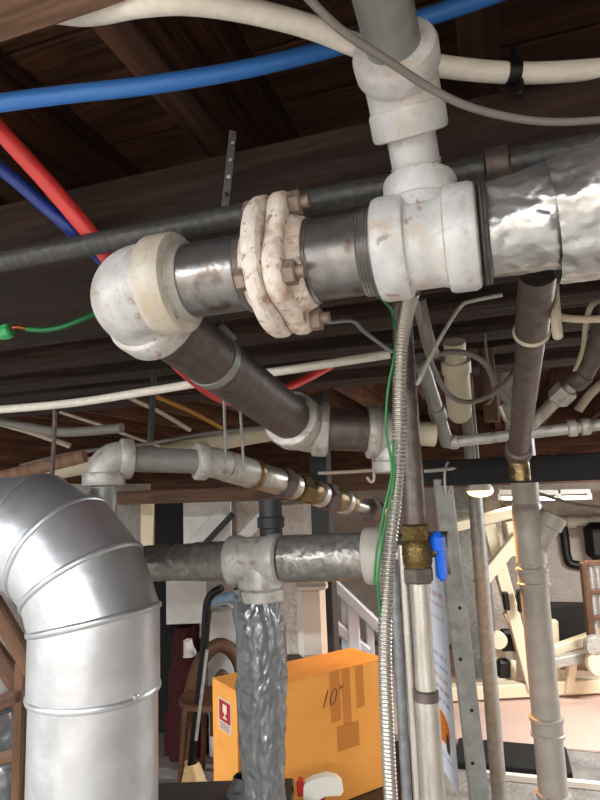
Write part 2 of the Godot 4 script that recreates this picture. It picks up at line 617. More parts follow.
func lamp_tube(a: Vector3, b: Vector3, m: String, label: String, en: float, col: Color, group := ""):
	var t := thing("fluorescent_light", label, "light", (a + b) / 2 + Vector3.UP * .02, group)
	var d := (b - a).normalized()
	var s := Mb.new()
	s.bar(a + Vector3.UP * .045, b + Vector3.UP * .045, .09, .035)
	part(s, "housing", M.white_plastic, t)
	for k in [-.022, .022]:
		var q := Mb.new()
		var off = d.cross(Vector3.UP) * k
		pipe(q, a + d * .02 + off, b - d * .02 + off, .013, 12)
		part(q, "tube", M[m], t)
	var sk := Mb.new()
	for e in [a, b]:
		sk.box(e + Vector3.UP * .01, Vector3(.02, .05, .08))
	part(sk, "end_cap", M.white_plastic, t)
	var l := AreaLight3D.new()
	l.name = "area_light"
	l.area_size = Vector2((b - a).length(), .08)
	l.light_color = col; l.light_energy = en; l.shadow_enabled = true
	l.position = Vector3(0, -.04, 0)
	t.add_child(l)
	l.basis = Basis(d, d.cross(Vector3.DOWN) * -1.0, Vector3.UP)

func room_lights():
	# shop lights in the half of the basement behind the viewer and out of the frame at both sides
	var wc := Color(.97, .985, 1.0)
	lamp_tube(Vector3(-.3, 2.02, 1.5), Vector3(1.1, 2.02, 1.5), "room_tube", "twin tube shop light hung under the joists behind the viewer, nearest", 20.0, wc)
	lamp_tube(Vector3(-2.4, 2.02, 1.2), Vector3(-1.0, 2.02, 1.2), "room_tube", "twin tube shop light hung under the joists behind the viewer, to the left", 27.0, wc)
	lamp_tube(Vector3(1.1, 2.02, -3.4), Vector3(2.3, 2.02, -3.4), "room_tube", "twin tube shop light under the joists right of the drain pipe, out of frame", 23.0, wc)
	lamp_tube(Vector3(-3.1, 2.02, -1.7), Vector3(-2.1, 2.02, -1.7), "tube_light", "twin tube shop light under the joists left of the duct, out of frame", 4.0, wc)
	# far twin tubes under the header beam
	lamp_tube(P(499, 498, 4.5), P(558, 498.5, 4.4), "tube_light", "lit fluorescent tube under the far brown beam, left of the pair", .8, Color(1, .95, .85), "far lit tubes")
	lamp_tube(P(560, 498, 4.4), P(590, 497.5, 4.35), "tube_light", "shorter lit fluorescent tube under the far brown beam, right of the pair", .6, Color(1, .95, .85), "far lit tubes")

func ceiling_timber():
	# low planks along x: each is [px 0 near row, px 0 far row, drop]
	var kf := 1290.0
	var y := P(0, 268, dx(0, kf)).y
	var zs := [[268, 352], [368, 378], [387, 394], [400, 406], [413, 419]]
	var k := 0
	for e in zs:
		var dn := .0
		var b := Mb.new()
		var hh: float = y - 1.6
		var za := zrow(e[0], hh)
		var zb := zrow(e[1], hh)
		b.box(Vector3(-.6, y + .0475 + (k % 2) * .004, (za + zb) / 2), Vector3(5.2, .095, absf(za - zb)), Basis(), .003)
		solo(b, "ceiling_board", M.plank_wood, ["wide dark brown board low under the joists, nearest", "second dark brown board back under the joists, narrow", "third dark brown board back under the joists, narrow", "fourth dark brown board back under the joists, narrow", "farthest dark brown board under the joists, narrow"][k], "timber", "boards under the joists")
		k += 1
	# face board on the nearest beam
	# rough pale timber at the top left corner
	var a := P(-60, 66, .57)
	var c := P(150, -16, .50)
	var t := Mb.new()
	var dir := Vector3(1, 0, 0)
	t.bar(a + Vector3(0, .06, .035), a + dir * 1.2 + Vector3(0, .06, .035), .09, .12, Vector3.UP, .014)
	solo(t, "timber", M.pale_wood, "pale rough round-edged timber in the upper left corner above the blue tube", "timber")

# z of the ceiling row seen at pixel row py on the left border, at height hh above the camera
func zrow(py: float, hh: float) -> float:
	var r := cam_basis * Vector3(-.5, -(py - 400) / F, -1)
	return r.z / r.y * hh

func main_y(px: float) -> float:
	return 283 - .159 * (px - 180)

func main_heating_pipe():
	var km := 1071.0
	var p0 := P(122, main_y(122), dx(122, km))
	var p1 := P(600, main_y(600), dx(600, km))
	var ax := (p1 - p0).normalized()
	var at = func(px: float) -> Vector3:
		return P(px, main_y(px), dx(px, km))
	var t := thing("heating_pipe", "main heating pipe with white elbow, rusty flange, white tee and foil-taped end", "pipe", at.call(425))
	var r := .0375
	# front elbow
	var rear: Vector3 = P(303, 428, 1.08)
	var w := (rear - p0).normalized()
	var b := Mb.new()
	var arcp := arc(p0, ax, w, .034, 16)
	b.tube([p0 + ax * .058] + arcp + [p0 + w * .052], .0465, 48)
	var el := part(b, "elbow", M.white_iron, t, "white painted ninety degree elbow with pale collar")
	b = Mb.new(); band(b, p0 + ax * .043, ax, .031, .0520, .036, .0035, 56)
	part(b, "collar", M.cream_iron, el, "pale cream collar band")
	b = Mb.new(); band(b, p0 + w * .038, w, .032, .0520, .036, .0045, 56)
	part(b, "collar", M.white_iron, el)
	# pipe between elbow and flange
	b = Mb.new(); pipe(b, p0 + ax * .06, at.call(272), r, 48)
	var s1 := part(b, "pipe", M.dark_iron, t, "dark bare iron pipe between elbow and flange")
	b = Mb.new(); threads(b, p0 + ax * .073, ax, .013, r + .002)
	part(b, "thread", M.dull_fitting, s1)
	b = Mb.new(); threads(b, at.call(246), ax, .012, r + .001)
	part(b, "thread", M.dark_iron, s1)
	# flange pair
	var f0: Vector3 = at.call(267)
	var fl := Mb.new()
	fl.lathe(f0, ax, [[-.014, .04], [-.007, .046], [-.002, .049], [-.0015, .060], [.0005, .066], [.004, .0685], [.011, .0685], [.0145, .0665], [.0165, .060]], 64)
	var fa := part(fl, "flange", M.rust_flange, t, "cream painted rusty pipe flange plate")
	# second plate has lobes at its bolts
	fl = Mb.new()
	var u := Mb.side_of(ax)
	var v := ax.cross(u)
	var rp := []
	for q in [[.017, .90], [.0185, .965], [.022, 1.0], [.030, 1.0], [.0345, .97], [.036, .9], [.036, .62]]:
		var ring := PackedVector3Array()
		for j in 96:
			var a := TAU * j / 96
			var rr = (.0625 + .0065 * cos(4 * (a - .5))) * q[1]
			ring.append(f0 + ax * q[0] + (u * cos(a) + v * sin(a)) * rr)
		rp.append(ring)
	fl.skin(rp, true, false)
	var fb := part(fl, "flange", M.rust_flange, t, "cream painted rusty flange plate with lobes at its bolts")
	fl = Mb.new(); fl.lathe(f0 + ax * .035, ax, [[0, .048], [.004, .046], [.010, .043], [.012, .041]], 48)
	part(fl, "hub", M.rust_flange, fb)
	for j in 4:
		var a := .5 + TAU * j / 4
		var c := f0 + (u * cos(a) + v * sin(a)) * .0555
		var bo := Mb.new()
		hex(bo, c + ax * .0355, ax, .011, .0118)
		pipe(bo, c + ax * .0465, c + ax * .054, .0058, 16)
		pipe(bo, c - ax * .011, c + ax * .035, .0058, 16)
		hex(bo, c - ax * .010, ax, .010, .0105)
		part(bo, "bolt", M.rust_bolt, fb)
	# pipe between flange and tee
	b = Mb.new(); pipe(b, at.call(300), at.call(385), r + .001, 48)
	var s2 := part(b, "pipe", M.dark_iron, t, "short dark iron pipe between flange and white tee")
	b = Mb.new(); threads(b, at.call(305), ax, .012, r + .002)
	part(b, "thread", M.dark_iron, s2)
	b = Mb.new(); threads(b, at.call(363), ax, .012, r + .002)
	part(b, "thread", M.dark_iron, s2)
	# tee
	var ta: Vector3 = at.call(377)
	var tl: float = (at.call(479) - ta).length()
	var tc := ta + ax * (tl * .47)
	b = Mb.new()
	b.lathe(ta, ax, [[.02, .044], [.034, .0405], [tl - .034, .0405], [tl - .02, .044]], 56)
	var up := Vector3.UP
	up = (up - ax * up.dot(ax)).normalized()
	b.lathe(tc, up, [[0, .031], [.052, .031]], 48)
	var te := part(b, "tee", M.white_iron, t, "white painted tee fitting")
	b = Mb.new(); band(b, ta, ax, .031, .0475, .036, .006, 56)
	part(b, "collar", M.white_iron, te)
	b = Mb.new(); band(b, ta + ax * (tl - .029), ax, .029, .0475, .036, .006, 56)
	part(b, "collar", M.white_iron, te)
	b = Mb.new(); band(b, tc + up * .037, up, .025, .0335, .022, .004, 48)
	part(b, "collar", M.white_iron, te)
	# nipple and upper elbow
	var n0 := tc + up * .058
	var ec := P(402, 85, .52)
	var un := (ec - n0).normalized()
	b = Mb.new(); pipe(b, n0, ec - un * .03, .0216, 40)
	var ni := part(b, "nipple", M.white_iron, t, "white painted threaded nipple")
	b = Mb.new(); threads(b, n0 + un * .004, un, .016, .0218, .0025)
	part(b, "thread", M.white_iron, ni)
	var top := P(381, -10, .445)
	var ud := (top - ec).normalized()
	b = Mb.new()
	var ap := arc(ec, -un, ud, .018, 10)
	b.tube([ec - un * .03] + ap + [ec + ud * .03], .0315, 40)
	var ue := part(b, "elbow", M.white_iron, t, "white painted upper elbow tilted toward the viewer")
	b = Mb.new(); band(b, ec - un * .042, un, .026, .0335, .0215, .004, 48)
	part(b, "collar", M.white_iron, ue)
	b = Mb.new(); band(b, ec + ud * .014, ud, .026, .0355, .022, .006, 48)
	part(b, "collar", M.white_iron, ue)
	b = Mb.new(); pipe(b, ec + ud * .02, ec + ud * .40, .0222, 40)
	part(b, "pipe", M.steel_grey, t, "grey iron pipe rising out of the upper elbow")
	# foil taped end
	b = Mb.new(); threads(b, at.call(482), ax, .009, .043, .003, 48)
	part(b, "coupling", M.black_pipe, t)
	b = Mb.new()
	var sa: Vector3 = at.call(487)
	crumple(b, sa, sa + ax * .30 + Vector3.UP * .025, [.0425, .050, .056, .058, .058, .058, .057], 0, .0075, 13.0, 5, 140, 120, .7)
	var sl := part(b, "foil_wrap", M.foil_tape, t, "crumpled silver foil tape wrapped round the pipe")
	b = Mb.new()
	crumple(b, sa + ax * .052 + Vector3.UP * .0045, sa + ax * .29 + Vector3.UP * .024, [.0535, .0585, .0605, .0605, .060, .059], 0, .0075, 15.0, 9, 140, 90, .7)
	part(b, "tape_strip", M.foil_tape, sl)
	b = Mb.new(); pipe(b, sa, sa + ax * 1.9, .0375, 32)
	part(b, "pipe", M.dark_iron, t)
	# rear pipe and elbow
	b = Mb.new(); pipe(b, p0 + w * .05, rear - w * .03, r, 40)
	part(b, "pipe", M.brown_iron, t, "dark brown iron pipe running back under the boards")
	b = Mb.new()
	var e2: Vector3 = (P(385, 432, 1.08) - rear).normalized()
	var rc := rear
	b.tube([rc - w * .04] + arc(rc, -w, e2, .03, 12) + [rc + e2 * .045], .044, 40)
	var re := part(b, "elbow", M.dull_fitting, t, "dull grey rear elbow")
	b = Mb.new(); band(b, rc - w * .062, w, .035, .050, .036, .006)
	part(b, "collar", M.dull_fitting, re)
	b = Mb.new(); band(b, rc + e2 * .016, e2, .03, .050, .036, .006)
	part(b, "collar", M.dull_fitting, re)
	b = Mb.new(); pipe(b, rc + e2 * .03, rc + e2 * .13, r, 40)
	part(b, "pipe", M.brown_iron, t)
	var t2 := rc + e2 * .155
	b = Mb.new()
	b.lathe(t2 - e2 * .03, e2, [[0, .043], [.07, .043]], 40)
	b.lathe(t2 + e2 * .008, Vector3.DOWN, [[0, .036], [.06, .036]], 32)
	var rt := part(b, "tee", M.dull_fitting, t, "dull grey rear tee behind the flexible conduit")
	b = Mb.new(); band(b, t2 - e2 * .04, e2, .022, .049, .036, .005)
	part(b, "collar", M.dull_fitting, rt)
	b = Mb.new(); band(b, t2 + e2 * .008 + Vector3.DOWN * .05, Vector3.DOWN, .022, .042, .01, .005)
	part(b, "collar", M.dull_fitting, rt)
	b = Mb.new(); pipe(b, t2 + e2 * .03, t2 + e2 * .082, .022, 32)
	part(b, "pipe", M.pvc_cream, t, "pale pipe leaving the rear tee")

func tape_wrapped_run():
	var k := 1.12 * (258 + 1547)
	var at = func(px: float) -> Vector3:
		return P(px, 559.5 - .035 * (px - 258), dx(px, k))
	var ax: Vector3 = (at.call(380) - at.call(140)).normalized()
	var c: Vector3 = at.call(259)
	var t := thing("taped_pipe", "grey tape-wrapped return pipe with dull tee and wrapped drop behind the duct", "pipe", Vector3(c.x, 0, c.z))
	var b := Mb.new()
	crumple(b, at.call(60), at.call(236), .0345, .0355, .0014, 40, 31, 64, 80, 1.0)
	part(b, "pipe", M.pipe_tape, t, "horizontal pipe under shiny grey tape")
	b = Mb.new()
	crumple(b, at.call(196), at.call(232), .037, .037, .001, 40, 33, 64, 16, 1.0)
	part(b, "tape_strip", M.pipe_tape, t)
	b = Mb.new()
	b.lathe(at.call(230), ax, [[0, .041], [.004, .046], [.022, .046], [.03, .042], [.075, .042], [.083, .046], [.10, .046], [.104, .04]], 48)
	b.lathe(c, Vector3.DOWN, [[0, .040], [.050, .040], [.054, .044], [.072, .044], [.074, .04]], 40)
	part(b, "tee", M.dull_fitting, t, "dull grey tee fitting with remains of white paint")
	b = Mb.new()
	crumple(b, at.call(284), at.call(368), .043, .041, .0018, 40, 35, 72, 50, 1.0)
	part(b, "pipe", M.pipe_tape, t, "thicker taped pipe right of the tee")
	b = Mb.new()
	b.lathe(at.call(366), ax, [[0, .040], [0, .047], [.004, .049], [.034, .049], [.038, .046], [.038, .03]], 40)
	part(b, "collar", M.pvc_grey, t, "plain grey collar at the end of the taped pipe")
	b = Mb.new()
	pipe(b, at.call(380), at.call(380) + ax * .12, .036, 32)
	part(b, "pipe", M.dark_iron, t)
	# upper stub
	b = Mb.new()
	var s0: Vector3 = at.call(268) + Vector3(0, .02, -.02)
	pipe(b, s0, s0 + Vector3.UP * .09, .022, 28)
	b.lathe(s0 + Vector3.UP * .035, Vector3.UP, [[0, .022], [.002, .026], [.02, .026], [.022, .022]], 28)
	part(b, "stub", M.dark_grey, t)
	# wrapped drop
	b = Mb.new()
	var d0 := c + Vector3.DOWN * .05
	crumple(b, d0, Vector3(c.x, .9, c.z), [.046, .052, .050, .048, .044, .041, .040, .040], 0, .013, 12, 41, 120, 200, .55)
	part(b, "tape_wrap", M.grey_tape, t, "crumpled dark grey tape wrapped round the vertical drop")
	b = Mb.new(); pipe(b, Vector3(c.x, 0, c.z), Vector3(c.x, .92, c.z), .034, 24)
	part(b, "pipe", M.dark_iron, t)

func brass_run():
	var c := P(104, 458, 1.08)
	var k2 := P(213, 462, 1.17)
	var e := P(384, 514, 1.75)
	var u := (k2 - c).normalized()
	var w := (e - k2).normalized()
	var t := thing("water_pipe", "grey water pipe with elbow and chain of brass unions behind the duct", "pipe", Vector3(c.x, 0, c.z))
	var r := .0235
	var b := Mb.new()
	b.tube([c + Vector3.DOWN * .05] + arc(c, Vector3.DOWN, u, .03, 10) + [c + u * .05], .031, 32)
	var el := part(b, "elbow", M.dull_fitting, t, "grey elbow turning down behind the duct")
	b = Mb.new(); band(b, c + u * .026, u, .024, .037, .02, .004)
	part(b, "collar", M.dull_fitting, el)
	b = Mb.new(); band(b, c + Vector3.DOWN * .026, Vector3.DOWN, .024, .037, .02, .004)
	part(b, "collar", M.dull_fitting, el)
	b = Mb.new(); pipe(b, c + Vector3.DOWN * .04, Vector3(c.x, 0, c.z), r, 28)
	part(b, "pipe", M.steel_grey, t)
	b = Mb.new(); pipe(b, c + u * .04, k2, r, 28)
	part(b, "pipe", M.steel_grey, t)
	b = Mb.new()
	b.tube([k2 - u * .03] + arc(k2, -u, w, .02, 6) + [k2 + w * .03], .03, 28)
	var cp := part(b, "coupling", M.dull_fitting, t, "dull grey coupling")
	b = Mb.new(); band(b, k2 - u * .036, u, .024, .036, .02, .004)
	part(b, "collar", M.dull_fitting, cp)
	var l := (e - k2).length()
	var f := func(a: float, z: float, rad: float, m: String, called: String, hexed := false):
		var q := Mb.new()
		if hexed: hex(q, k2 + w * (a * l), w, (z - a) * l, rad)
		else: band(q, k2 + w * (a * l), w, (z - a) * l, rad, .008, .004, 28)
		part(q, called, M[m], t)
	b = Mb.new(); pipe(b, k2, k2 + w * l, .014, 20)
	part(b, "pipe", M.solder_pipe, t)
	f.call(.05, .16, .031, "dull_fitting", "coupling")
	f.call(.155, .18, .034, "brass", "ring")
	f.call(.18, .30, .029, "solder_pipe", "coupling")
	f.call(.29, .34, .036, "brown_iron", "union_nut", true)
	f.call(.34, .38, .030, "solder_pipe", "ring")
	f.call(.385, .45, .033, "old_brass", "union_nut", true)
	f.call(.45, .50, .029, "brass", "ring")
	f.call(.505, .54, .031, "solder_pipe", "ring")
	f.call(.55, .60, .036, "brown_iron", "union_nut", true)
	f.call(.60, .66, .030, "brass", "ring")
	f.call(.67, .70, .032, "solder_pipe", "ring")
	f.call(.705, .74, .028, "brass", "ring")
	f.call(.86, .92, .032, "brown_iron", "union_nut", true)
	f.call(.92, .99, .029, "copper", "ring")
	# hangers
	for q in [[224, 404, 226, 462], [240, 404, 244, 472]]:
		cable("hanger_rod", [[q[0], q[1] - 22, 1.16], [q[0], q[1], 1.16], [q[2], q[3], 1.165]], .003, "steel_grey", ["thin hanger rod left above the grey coupling", "thin hanger rod right above the grey coupling"][0 if q[0] < 230 else 1], "hanger", "hanger rods over the water pipe", 8)

func duct():
	var r := .0906
	var base := P(95.2, 660, .86)
	var c := Vector3(base.x, 0, base.z)
	var t := thing("air_duct", "large round galvanised metal duct with gored elbow at the left", "duct", c)
	var yb: float = P(96, 620.3, .86).y
	var az := 1.4935
	var h := Vector3(-sin(az), 0, -cos(az))
	var R := .151
	var joints := [Vector3(c.x, yb, c.z)]
	var dirs := [Vector3.UP]
	var half := deg_to_rad(11.25)
	var step := 2 * R * tan(half)
	for i in 4:
		var a := deg_to_rad(22.5 * (i + 1))
		var d := Vector3.UP * cos(a) + h * sin(a)
		dirs.append(d)
		joints.append(joints[-1] + d * (step if i < 3 else 1.3))
	# ring of the joint plane between two directions
	var ring = func(i: int, rad: float, off := 0.0) -> PackedVector3Array:
		var nn: Vector3 = (dirs[i] + dirs[i + 1]).normalized()
		var side := Vector3.UP.cross(h).normalized()
		var w := nn.cross(side).normalized()
		var p := PackedVector3Array()
		for j in 72:
			var an := TAU * j / 72
			p.append(joints[i] + nn * off + side * (cos(an) * rad) + w * (sin(an) * rad / cos(half)))
		return p
	var mkgore = func(p0: PackedVector3Array, p1: PackedVector3Array, d: Vector3, c0: Vector3, called: String):
		var n0 := PackedVector3Array()
		for j in 72:
			var q := p0[j] - c0
			n0.append((q - d * q.dot(d)).normalized())
		var b := Mb.new()
		b.rows([p0, p1], [n0, n0], true)
		return part(b, called, M.galvanised, t)
	# vertical pipe
	var bead := P(95, 688, .86).y
	var low := PackedVector3Array()
	for p in ring.call(0, r): low.append(Vector3(p.x, bead, p.z))
	mkgore.call(low, ring.call(0, r), Vector3.UP, joints[0], "collar_pipe")
	var b := Mb.new()
	b.lathe(c, Vector3.UP, [[0.0, r - .003], [bead - .002, r - .003], [bead, r - .001]], 72)
	part(b, "pipe", M.galvanised, t)
	b = Mb.new()
	b.lathe(Vector3(c.x, bead - .006, c.z), Vector3.UP, [[0, r - .003], [.002, r + .001], [.005, r + .002], [.009, r + .001], [.011, r - .001]], 72)
	part(b, "bead", M.galv_bright, t)
	# pair of screws on the bead
	for q in [1.25]:
		var sc := Mb.new()
		var e := Vector3(sin(q), 0, cos(q))
		sc.lathe(Vector3(c.x, bead + .004, c.z) + e * r, e, [[0, .004], [.003, .004], [.004, .002]], 10)
		part(sc, "screw", M.galv_bright, t)
	for i in 3:
		mkgore.call(ring.call(i, r), ring.call(i + 1, r), dirs[i + 1], joints[i], "gore")
	# run beyond the elbow
	var p3: PackedVector3Array = ring.call(3, r)
	var far := PackedVector3Array()
	for p in p3:
		far.append(p + dirs[4] * (1.2 - (p - joints[3]).dot(dirs[4])))
	mkgore.call(p3, far, dirs[4], joints[3], "pipe")
	# crimped seams
	for i in 4:
		b = Mb.new()
		var rp := []
		for q in [[-.005, 0.0], [-.0035, .002], [-.001, .003], [.0015, .003], [.004, .002], [.005, 0.0]]:
			rp.append(ring.call(i, r + q[1], q[0]))
		b.skin(rp, true, false)
		fix_out(b, joints[i])
		part(b, "seam", M.galv_bright, t)

func fix_out(b: Mb, c: Vector3):
	for i in b.v.size():
		if b.n[i].dot(b.v[i] - c) < 0: b.n[i] = -b.n[i]
	for i in range(0, b.ix.size(), 3):
		var g := (b.v[b.ix[i + 1]] - b.v[b.ix[i]]).cross(b.v[b.ix[i + 2]] - b.v[b.ix[i]])
		if g.dot(b.n[b.ix[i]]) > 0:
			var k := b.ix[i + 1]
			b.ix[i + 1] = b.ix[i + 2]; b.ix[i + 2] = k

func valve_line():
	var c := P(417, 550, .85)
	var v := func(y: float) -> Vector3: return Vector3(c.x, y, c.z)
	var yy := func(py: float) -> float: return P(413 + (py - 500) * .062, py, .85).y
	var t := thing("valve_pipe", "vertical iron pipe with brass ball valve and blue lever", "pipe", v.call(0))
	var b := Mb.new()
	pipe(b, v.call(yy.call(528)), v.call(2.12), .0155, 28)
	part(b, "pipe", M.brown_iron, t, "dark iron pipe above the valve")
	var y0: float = yy.call(582)
	var y1: float = yy.call(524)
	var l := y1 - y0
	b = Mb.new()
	b.lathe(v.call(y0), Vector3.UP, [[l * .2, .016], [l * .26, .018], [l * .34, .0205], [l * .5, .0215], [l * .64, .0205], [l * .72, .017]], 28)
	var bo := part(b, "valve_body", M.old_brass, t, "tarnished brass ball valve body")
	b = Mb.new(); hex(b, v.call(y0), Vector3.UP, l * .27, .0215)
	part(b, "nut", M.brown_iron, bo)
	b = Mb.new(); hex(b, v.call(y0 + l * .70), Vector3.UP, l * .30, .0205)
	part(b, "nut", M.old_brass, bo)
	# lever handle: faces right of the valve
	var rt := Vector3(cos(.35), 0, -sin(.35))
	b = Mb.new()
	var sm := y0 + l * .5
	pipe(b, v.call(sm) + rt * .018, v.call(sm) + rt * .032, .007, 14)
	part(b, "stem", M.old_brass, bo)
	b = Mb.new()
	var o: Vector3 = v.call(sm) + rt * .030
	var yb := Basis(Vector3.UP, .35)
	b.box(o + Vector3(0, .012, 0), Vector3(.021, .034, .024), yb, .008)
	b.box(o + rt * .003 - Vector3(0, .016, 0), Vector3(.0155, .048, .020), yb, .007)
	part(b, "lever", M.blue_vinyl, t, "bright blue vinyl-coated lever")
	# lower pipe
	b = Mb.new(); pipe(b, v.call(yy.call(690)), v.call(y0), .0135, 28)
	part(b, "pipe", M.solder_pipe, t, "bright pipe below the valve")
	b = Mb.new(); b.lathe(v.call(yy.call(694)), Vector3.UP, [[0, .014], [.002, .017], [.014, .017], [.016, .014]], 24)
	part(b, "collar", M.brown_iron, t)
	b = Mb.new(); pipe(b, v.call(0), v.call(yy.call(688)), .0165, 28)
	part(b, "pipe", M.solder_pipe, t)
	# thin tubes beside it
	for q in [[402, 585, 411, 800, .0062, "solder_pipe", "thin silver tube left of the valve pipe with a black clip"], [411, 590, 420, 800, .004, "galv_bright", "thinnest bright tube close against the valve pipe"], [393, 600, 403, 800, .0075, "grey_tape", "thin dark grey tube just right of the flexible conduit"]]:
		var mb := Mb.new()
		var a := P(q[0], q[1] - 40, .865)
		var bb := Vector3(a.x, .25, a.z)
		pipe(mb, bb, a, q[4], 16)
		solo(mb, "tube", M[q[5]], q[6], "tube")
	var cl := Mb.new()
	var ca := P(403.5, 604, .862)
	cl.lathe(Vector3(ca.x, ca.y - .008, ca.z), Vector3.UP, [[0, .007], [0, .0095], [.016, .0095], [.016, .007]], 16)
	solo(cl, "clip", M.black_plastic, "small black clip round the thin silver tube", "clip")
	# hanging paper card
	var tl := P(419, 560, .97)
	var tr := P(443, 560, .84)
	var br := P(459, 794, .84)
	var h := (tr - br).length()
	var ex := (tr - tl)
	ex.y = 0
	var wd := ex.length()
	ex = ex.normalized()
	var o2 := Vector3(br.x, br.y, br.z) - ex * wd
	var cardn := thing("paper_card", "hanging white printed card with orange picture beside the valve pipe", "card", o2)
	var cm := Mb.new()
	cm.poly([o2, o2 + ex * wd, o2 + ex * wd + Vector3.UP * h, o2 + Vector3.UP * h], ex.cross(Vector3.UP), [Vector2(0, 1), Vector2(1, 1), Vector2(1, 0), Vector2(0, 0)])
	var nn := ex.cross(Vector3.UP).normalized()
	cm.poly([o2 - nn * .0008, o2 + ex * wd - nn * .0008, o2 + ex * wd + Vector3.UP * h - nn * .0008, o2 + Vector3.UP * h - nn * .0008], -nn, [Vector2(0, 1), Vector2(1, 1), Vector2(1, 0), Vector2(0, 0)])
	part(cm, "sheet", card_mat(), cardn)
	var hk := Mb.new()
	var hp := o2 + ex * (wd * .5) + Vector3.UP * (h - .004)
	hk.tube(cr([hp + nn * .003, hp + nn * .004 + Vector3.UP * .02, hp + Vector3.UP * .035 - nn * .002], 6), .0012, 6)
	part(hk, "wire_tie", M.galv_bright, cardn)

func card_mat() -> StandardMaterial3D:
	var im := Image.create(128, 320, false, Image.FORMAT_RGB8)
	im.fill(Color(.83, .85, .89))
	var rng := RandomNumberGenerator.new()
	rng.seed = 4
	# faded rows of print, too blurred to read
	for row in [[60, 8, Color(.76, .66, .66)], [76, 5, Color(.74, .68, .70)], [96, 5, Color(.78, .72, .72)], [150, 6, Color(.68, .70, .76)], [166, 5, Color(.62, .68, .80)], [182, 6, Color(.74, .66, .64)], [198, 6, Color(.72, .64, .62)], [214, 5, Color(.62, .64, .78)], [292, 4, Color(.7, .72, .8)]]:
		var x := 14
		while x < 110:
			var wd := rng.randi_range(8, 26)
			im.fill_rect(Rect2i(x, row[0], mini(wd, 114 - x), row[1]), row[2])
			x += wd + 5
	for y in range(228, 284):
		for x in 128:
			var q := Vector2((x - 64) / 40.0, (y - 254) / 22.0)
			if q.length() < 1.0:
				im.set_pixel(x, y, Color(.80, .42, .08))
			if Vector2((x - 50) / 12.0, (y - 268) / 16.0).length() < 1.0 or Vector2((x - 92) / 9.0, (y - 272) / 15.0).length() < 1.0:
				im.set_pixel(x, y, Color(.08, .07, .07))
	var m := StandardMaterial3D.new()
	m.albedo_texture = ImageTexture.create_from_image(im)
	m.roughness = .55
	return m

